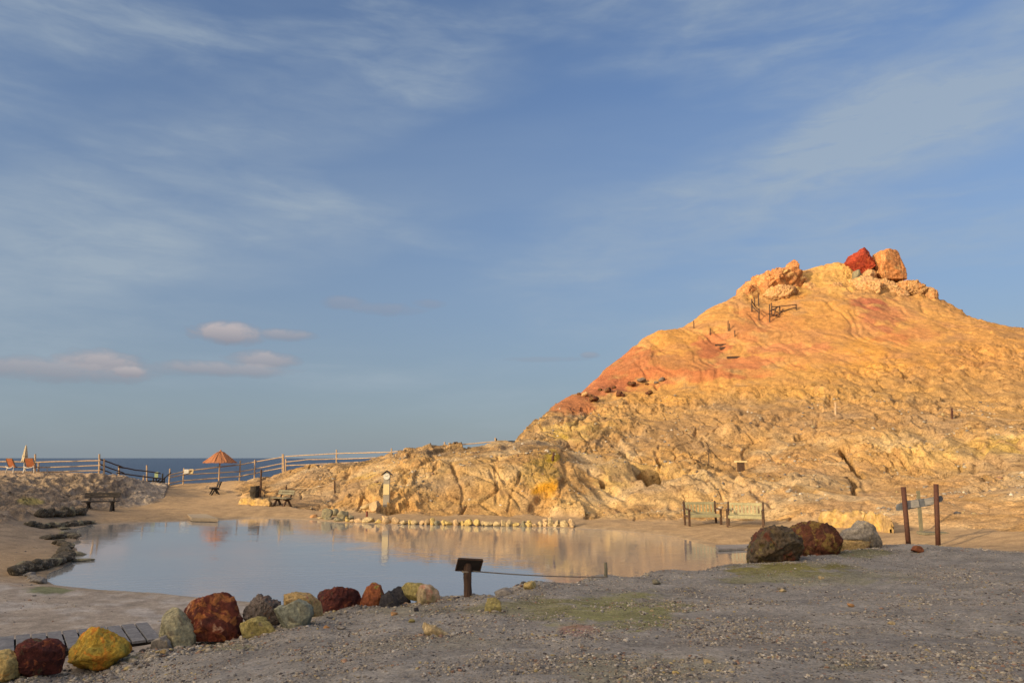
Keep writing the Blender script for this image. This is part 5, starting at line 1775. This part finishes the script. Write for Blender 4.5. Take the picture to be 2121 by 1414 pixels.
# ------------------------------------------------------------------ clock pillar
g = at(800, 1049)
g = Vector((g.x, g.y, tz(g.x, g.y)))
tot = empty('dial_pillar', g)
tag(tot, 'grey pillar with round white dial and small pitched roof beside the pool', 'information pillar')
px = g.y / F
zt_ = lambda v: P(800, v, g.y)[2] - g.z
w = 12.5 * px
MB().box((0, 0, (zt_(978) - .25) / 2), (w, .22, zt_(978) + .25), bev=.01).build('pillar', M_wall, tot)
MB().box((0, -.125, (zt_(1002) + zt_(1024)) / 2), (w * .98, .025, zt_(1002) - zt_(1024)), bev=.004).build('panel', M_panel, tot)
d_ = MB().tube([(0, -.11, zt_(986)), (0, -.15, zt_(986))], 6.6 * px, 28).build('dial', M_dial, tot)
hd = MB()
for a in (0.9, -1.2):
    hd.beam((0, -.156, zt_(986)), (math.sin(a) * 4 * px, -.156, zt_(986) + math.cos(a) * 4 * px), .01, .012, up=(0, 1, 0))
for k in range(12):
    a = k * math.pi / 6
    hd.box((math.sin(a) * 5.3 * px, -.156, zt_(986) + math.cos(a) * 5.3 * px), (.012, .008, .012))
hd.build('hands', M_board, d_)
for sx in (-1, 1):
    MB().beam((sx * -.01, -.02, zt_(974)), (sx * 11 * px, -.02, zt_(983.5)), .035, .36, up=(0, 1, 0)).build('roof_panel', M_board, tot)
stone('rock', at(779, 1054) + Vector((0, 0, .12)), (.5, .35, .34), 71, RM['sand'], 'sandy rock heap just left of the dial pillar foot', 'rock', sub=4)
stone('rock', at(762, 1056) + Vector((0, .1, .08)), (.42, .35, .25), 72, RM['cream'], 'pale rock left of the sandy heap by the dial pillar', 'rock', sub=4)
# little red post in the stone row
g = Vector(PZ(760, 1076, .05)); post('marker_post', 760, 1058, g, .05, solid_mat('red_paint', (.22, .05, .03), (.12, .03, .02), 9, .7, .003), 'small dark red post rising from the far bank stone row')
g = at(1144, 955); post('marker_post', 1143, 936, g, .07, M_rust, 'rusty red rod leaning on top of the outcrop by the yellow spot', u_top=1147)

# ------------------------------------------------------------------ slabs at the water
def slab(name, pxs, z, th, mat, label):
    top = [Vector(PZ(u, v, z)) for u, v in pxs]
    n = len(top)
    c = sum(top, Vector()) / n
    V = [p - c for p in top] + [p - c - Vector((0, 0, th)) for p in top]
    Fs = [tuple(range(n)), tuple(range(2 * n - 1, n - 1, -1))] + [(i, i + n, (i + 1) % n + n, (i + 1) % n) for i in range(n)]
    o = link_mesh(name, V, Fs, mat)
    o.location = c
    return tag(o, label, 'slab')


slab('stone_slab', [(398, 1072), (452, 1073), (428, 1064), (384, 1062)], .17, .15, solid_mat('pale_slab', (.46, .36, .23), (.38, .30, .20), 4, .9, .008), 'pale flat entry slab at the far left shore of the pool')
slab('stone_slab', [(1488, 1137), (1560, 1133), (1553, 1126), (1482, 1128)], .07, .06, solid_mat('grey_slab', (.30, .27, .24), (.22, .20, .18), 4, .9, .008), 'grey flat slab reaching into the water beside the mossy boulder')

# ------------------------------------------------------------------ boardwalk
n0 = Vector((-5.30, 11.75, 0)); d0 = Vector((-.86, -.51, 0)); nn0 = Vector((-.56, .83, 0))
zb_ = .20
bw = empty('boardwalk', (n0.x, n0.y, zb_))
tag(bw, 'grey wooden boardwalk lying on the dried mud behind the boulders', 'boardwalk')
rb2 = random.Random(3)
k = 0
s_ = 0.0
while s_ < 5.4:
    wpl = .205
    p0 = d0 * (s_ + wpl / 2)
    a = p0 - nn0 * .03; b = p0 + nn0 * 1.30
    m = MB().beam(a + Vector((0, 0, rb2.uniform(-.004, .004))), b + Vector((0, 0, rb2.uniform(-.004, .004))), wpl - .026, .035)
    m.build('plank', M_deck, bw)
    s_ += wpl
    k += 1
for q in (.04, .65, 1.2):
    a = nn0 * q - Vector((0, 0, .06)); b = nn0 * q + d0 * 5.3 - Vector((0, 0, .06))
    MB().beam(a, b, .06, .08).build('bearer', M_darkwood, bw)

# ------------------------------------------------------------------ sign post and rope at the pool edge
g = at(968, 1236, True)
sg = empty('lectern_sign', g)
tag(sg, 'dark tilted board on a stout wooden post at the pool edge', 'sign')
zz = lambda v: P(968, v, g.y)[2] - g.z
pxx = g.y / F
MB().log((.01, 0, -.15), (0, 0, zz(1165)), 8.2 * pxx, 7.6 * pxx, n=14, seg=6, wob=.004, seed=8).build('post', M_postwood, sg, smooth=True)
Rb = Matrix.Rotation(math.radians(5), 3, 'Y') @ Matrix.Rotation(math.radians(14), 3, 'Z') @ Matrix.Rotation(math.radians(-52), 3, 'X')
cb = Vector((3 * pxx, -.02, zz(1168.5)))
MB().box(cb, (49 * pxx, .29, .018), Rb, bev=.002).build('board', M_board, sg)
fr = MB()
for (a, b) in (((-1, -1), (1, -1)), ((1, -1), (1, 1)), ((1, 1), (-1, 1)), ((-1, 1), (-1, -1))):
    A_ = cb + Rb @ Vector((a[0] * 24.5 * pxx, a[1] * .135, -.014)); B_ = cb + Rb @ Vector((b[0] * 24.5 * pxx, b[1] * .135, -.014))
    fr.beam(A_, B_, .022, .022)
fr.build('board_frame', M_postwood, sg)
MB().tube([(-.02, 0, zz(1181)), (-.02, 0, zz(1184))], 9.4 * pxx, 14).build('wire_band', M_rope_dark, sg)
g2 = at(1256, 1195, True)
pp, tp_ = post('rope_post', 1257, 1164, g2, .035, M_greygreen, 'leaning stub rope post on the gravel rim by the water', u_top=1254)
ra = g + Vector((.09, 0, zz(1182)))
rp = rope_between([ra, Vector(P(1256, 1194, g2.y - .05))], .01, .03, 14)
o = MB().tube([p - rp[0] for p in rp], .011, 6).build('rope', M_rope_dark); o.location = rp[0]
tag(o, 'thin taut rope from the lectern sign to the stub post', 'rope')

# ------------------------------------------------------------------ rusty posts with the plank
ga = at(1882, 1127); gb = at(1941, 1125)
Yp = (ga.y + gb.y) / 2
fs_ = empty('post_sign', Vector((ga.x, Yp, tz(ga.x, Yp))))
tag(fs_, 'two rusty steel posts carrying a weathered grey plank sign', 'sign')
base = fs_.location.copy()
for (ub, ut, vt) in ((1882, 1871, 1008), (1941.5, 1938.5, 1002)):
    xb = P(ub, 1128, Yp)[0]
    a = Vector((xb, Yp, tz(xb, Yp) - .3)); b = Vector(P(ut, vt, Yp))
    MB().tube([a, b], 4.7 * Yp / F, 16).build('steel_post', M_rust, fs_, smooth=True, off=base)
pk = MB()
outl = [(1857, 1050), (1861, 1044), (1880, 1037), (1900, 1034), (1925, 1031), (1940, 1028), (1950, 1026), (1954, 1031), (1952, 1037), (1942, 1041), (1925, 1047), (1900, 1051), (1880, 1055), (1859, 1057)]
A_ = [Vector(P(u, v, Yp + .10)) - base for u, v in outl]
V = A_ + [p + Vector((0, .06, 0)) for p in A_]
n = len(A_)
pk.add(V, [tuple(range(n)), tuple(range(2 * n - 1, n - 1, -1))] + [(i, (i + 1) % n, (i + 1) % n + n, i + n) for i in range(n)])
pk.build('plank', M_bluegrey, fs_)
for (ua, va, ub, vb, hh) in ((1879, 1044.5, 1903, 1041.5, 15), (1916, 1039.5, 1936, 1036.5, 13)):
    a = Vector(P(ua, va, Yp + .085)) - base; b = Vector(P(ub, vb, Yp + .085)) - base
    MB().beam(a, b, .02, hh * Yp / F).build('face_board', M_greyplank, fs_)
gp = pl(1908, 26, 1095)
pg = empty('stake', gp); tag(pg, 'pale upright stake with a thin side rail behind the plank sign', 'stake')
xt = P(1908, 1016, 26)
MB().box((0, 0, (xt[2] - gp.z - .2) / 2), (.10, .08, xt[2] - gp.z + .2)).build('stake_post', M_greygreen, pg)
MB().beam((-.05, 0, P(1905, 1023.5, 26)[2] - gp.z), (P(1877, 1022, 26)[0] - gp.x, 0, P(1877, 1023, 26)[2] - gp.z), .04, .035).build('side_rail', M_pale, pg)
# low timber box and stub posts to the right
g = at(1938, 1116)
Yx = g.y + 1.3
g = pl(1936, Yx, 1110)
g.z = P(1936, 1101, Yx)[2] - .38
tb = empty('timber_step', g)
tag(tb, 'low weathered timber step beside the right rusty post', 'step')
px_ = Yx / F
MB().box((-.05, 0, .34), (50 * px_, .5, .08)).build('top_board', M_greygreen, tb)
MB().box((-.05, -.22, .16), (46 * px_, .06, .10)).build('front_board', M_pale, tb)
for sx in (-1, 1):
    MB().box((sx * 21 * px_, 0, .13), (.10, .42, .40)).build('side_board', M_darkwood, tb)
for k, (u, vt, r, mt, lab) in enumerate([(1957, 1112, .075, M_greygreen, 'pale stub post right of the timber step'), (1965, 1112, .085, M_darkwood, 'dark stub post beside the pale stub post')]):
    g = pl(u, Yx - .8, 1120)
    post('stub_post', u, vt, g, r, mt, lab, seed=k)
a = Vector(P(1968, 1121, Yx - .8)); b = Vector(P(2135, 1100, Yx - 2.5)); c = Vector(P(2030, 1120, Yx - 1.4))
rp = rope_between([a, c, b], .01, .05, 12)
o = MB().tube([p - rp[0] for p in rp], .010, 6).build('rope', M_rope); o.location = rp[0]
tag(o, 'thin pale rope running right from the stub posts', 'rope')

# stakes and wire on the slope
g = at(1731, 860); post('stake', 1730, 833, g, .07, M_pale, 'pale stake standing alone in the middle of the broken slope')
g = at(1972, 866); pq, tq = post('stake', 1971, 845, g, .08, M_rust, 'rusty brown stake at the start of the wire on the right slope')
b = at(2119, 888) + Vector((0, 0, .5))
rp = rope_between([tq - Vector((0, 0, .1)), b, b + Vector((6, -1, .2))], .01, .15, 12)
o = MB().tube([p - rp[0] for p in rp], .016, 6).build('wire', M_rope); o.location = rp[0]
tag(o, 'pale wire slung from the rusty stake across the right slope', 'wire')
g = at(1535, 975)
o = empty('square_post', g); tag(o, 'squat square post with a yellow cap on the slope above the garden benches', 'post')
MB().box((0, 0, .22), (.34, .34, .55)).build('shaft', M_brownwood, o)
MB().box((0, 0, .52), (.62, .42, .10)).build('cap', M_panel, o)

# path stakes, steps and the railing near the summit
for k, (u, vb, vt) in enumerate([(1437, 680, 664), (1471, 695, 679), (1508, 686, 664), (1511, 686, 670), (1522, 698, 684)]):
    g = at(u, vb)
    post('path_stake', u, vt, g, .055, M_brownwood, ['first thin path stake on the left shoulder below the summit', 'second path stake above the brown hollow', 'tall path stake of a close pair below the railing', 'short path stake of a close pair below the railing', 'low path stake next to the bare ledge'][k], seed=k)
for k, (u, v, w) in enumerate([(1494, 716, 26), (1500, 722, 18), (1521, 742, 30)]):
    g = at(u, v)
    o = MB().beam((-w / 2 * g.y / F, 0, .0), (w / 2 * g.y / F, 0, .04), .25, .26).build('timber_step', M_brownwood)
    o.location = g
    tag(o, ['upper dark timber step in the brown hollow', 'lower dark timber step in the brown hollow', 'long timber step at the foot of the brown hollow', 'small pale edged step under the railing', 'weathered log step right of the brown hollow'][k], 'step')


def railing(name, posts, rails, label, mat=M_brownwood):
    b0 = at(posts[0][0], posts[0][2])
    root = empty(name, b0)
    tag(root, label, 'railing')
    Yd = {}
    for k, (u, vt, vb) in enumerate(posts):
        g = at(u, vb)
        Yd[u] = g.y
        MB().log(g - Vector((0, 0, .3)), P(u, vt, g.y), .075, .065, seed=k).build('post', mat, root, off=b0)
    us = sorted(Yd); Ys = [Yd[q] for q in us]
    for k, (u0, v0, u1, v1) in enumerate(rails):
        a = P(u0, v0, np.interp(u0, us, Ys) - .1); b = P(u1, v1, np.interp(u1, us, Ys) - .1)
        MB().log(a, b, .055, .05, seed=k + 20).build('rail', mat, root, off=b0)
    return root


railing('summit_railing', [(1557, 620, 646), (1572, 640, 664), (1563, 617, 634), (1571, 610, 634)], [(1557, 623, 1566, 637), (1566, 637, 1573, 640), (1558, 634, 1572, 648)], 'short dark zigzag railing at the left of the summit path')
railing('summit_railing', [(1594, 630, 668), (1598, 627, 652), (1615, 633, 650), (1649, 630, 642)], [(1594, 645, 1615, 634), (1598, 636, 1649, 631), (1616, 646, 1650, 636), (1594, 656, 1618, 650), (1600, 640, 1616, 650), (1596, 668, 1632, 655), (1600, 654, 1628, 664), (1604, 668, 1618, 646), (1592, 650, 1640, 662), (1608, 636, 1600, 664), (1620, 640, 1634, 660)], 'broken dark timber railing sprawling below the summit crag')

# dark lava rocks on the shore beyond the fence
for k, (u, v, w, h, Yd) in enumerate([(368, 1003, 1.1, .5, 60), (400, 1001, 1.6, .45, 60.5), (430, 999, 1.4, .45, 61), (490, 995, 1.2, .35, 61)]):
    p = pl(u, Yd, v)
    zc = P(u, v, Yd)[2]
    stone('lava_rock', (p.x, Yd, min(zc, p.z + .3)), (w, .7, h), 960 + k, RM['dark'], ['leftmost', 'second', 'third', 'rightmost'][k] + ' black lava rock on the seaward side of the log fence', 'rock', 'black lava rocks beyond the log fence', rz=0)
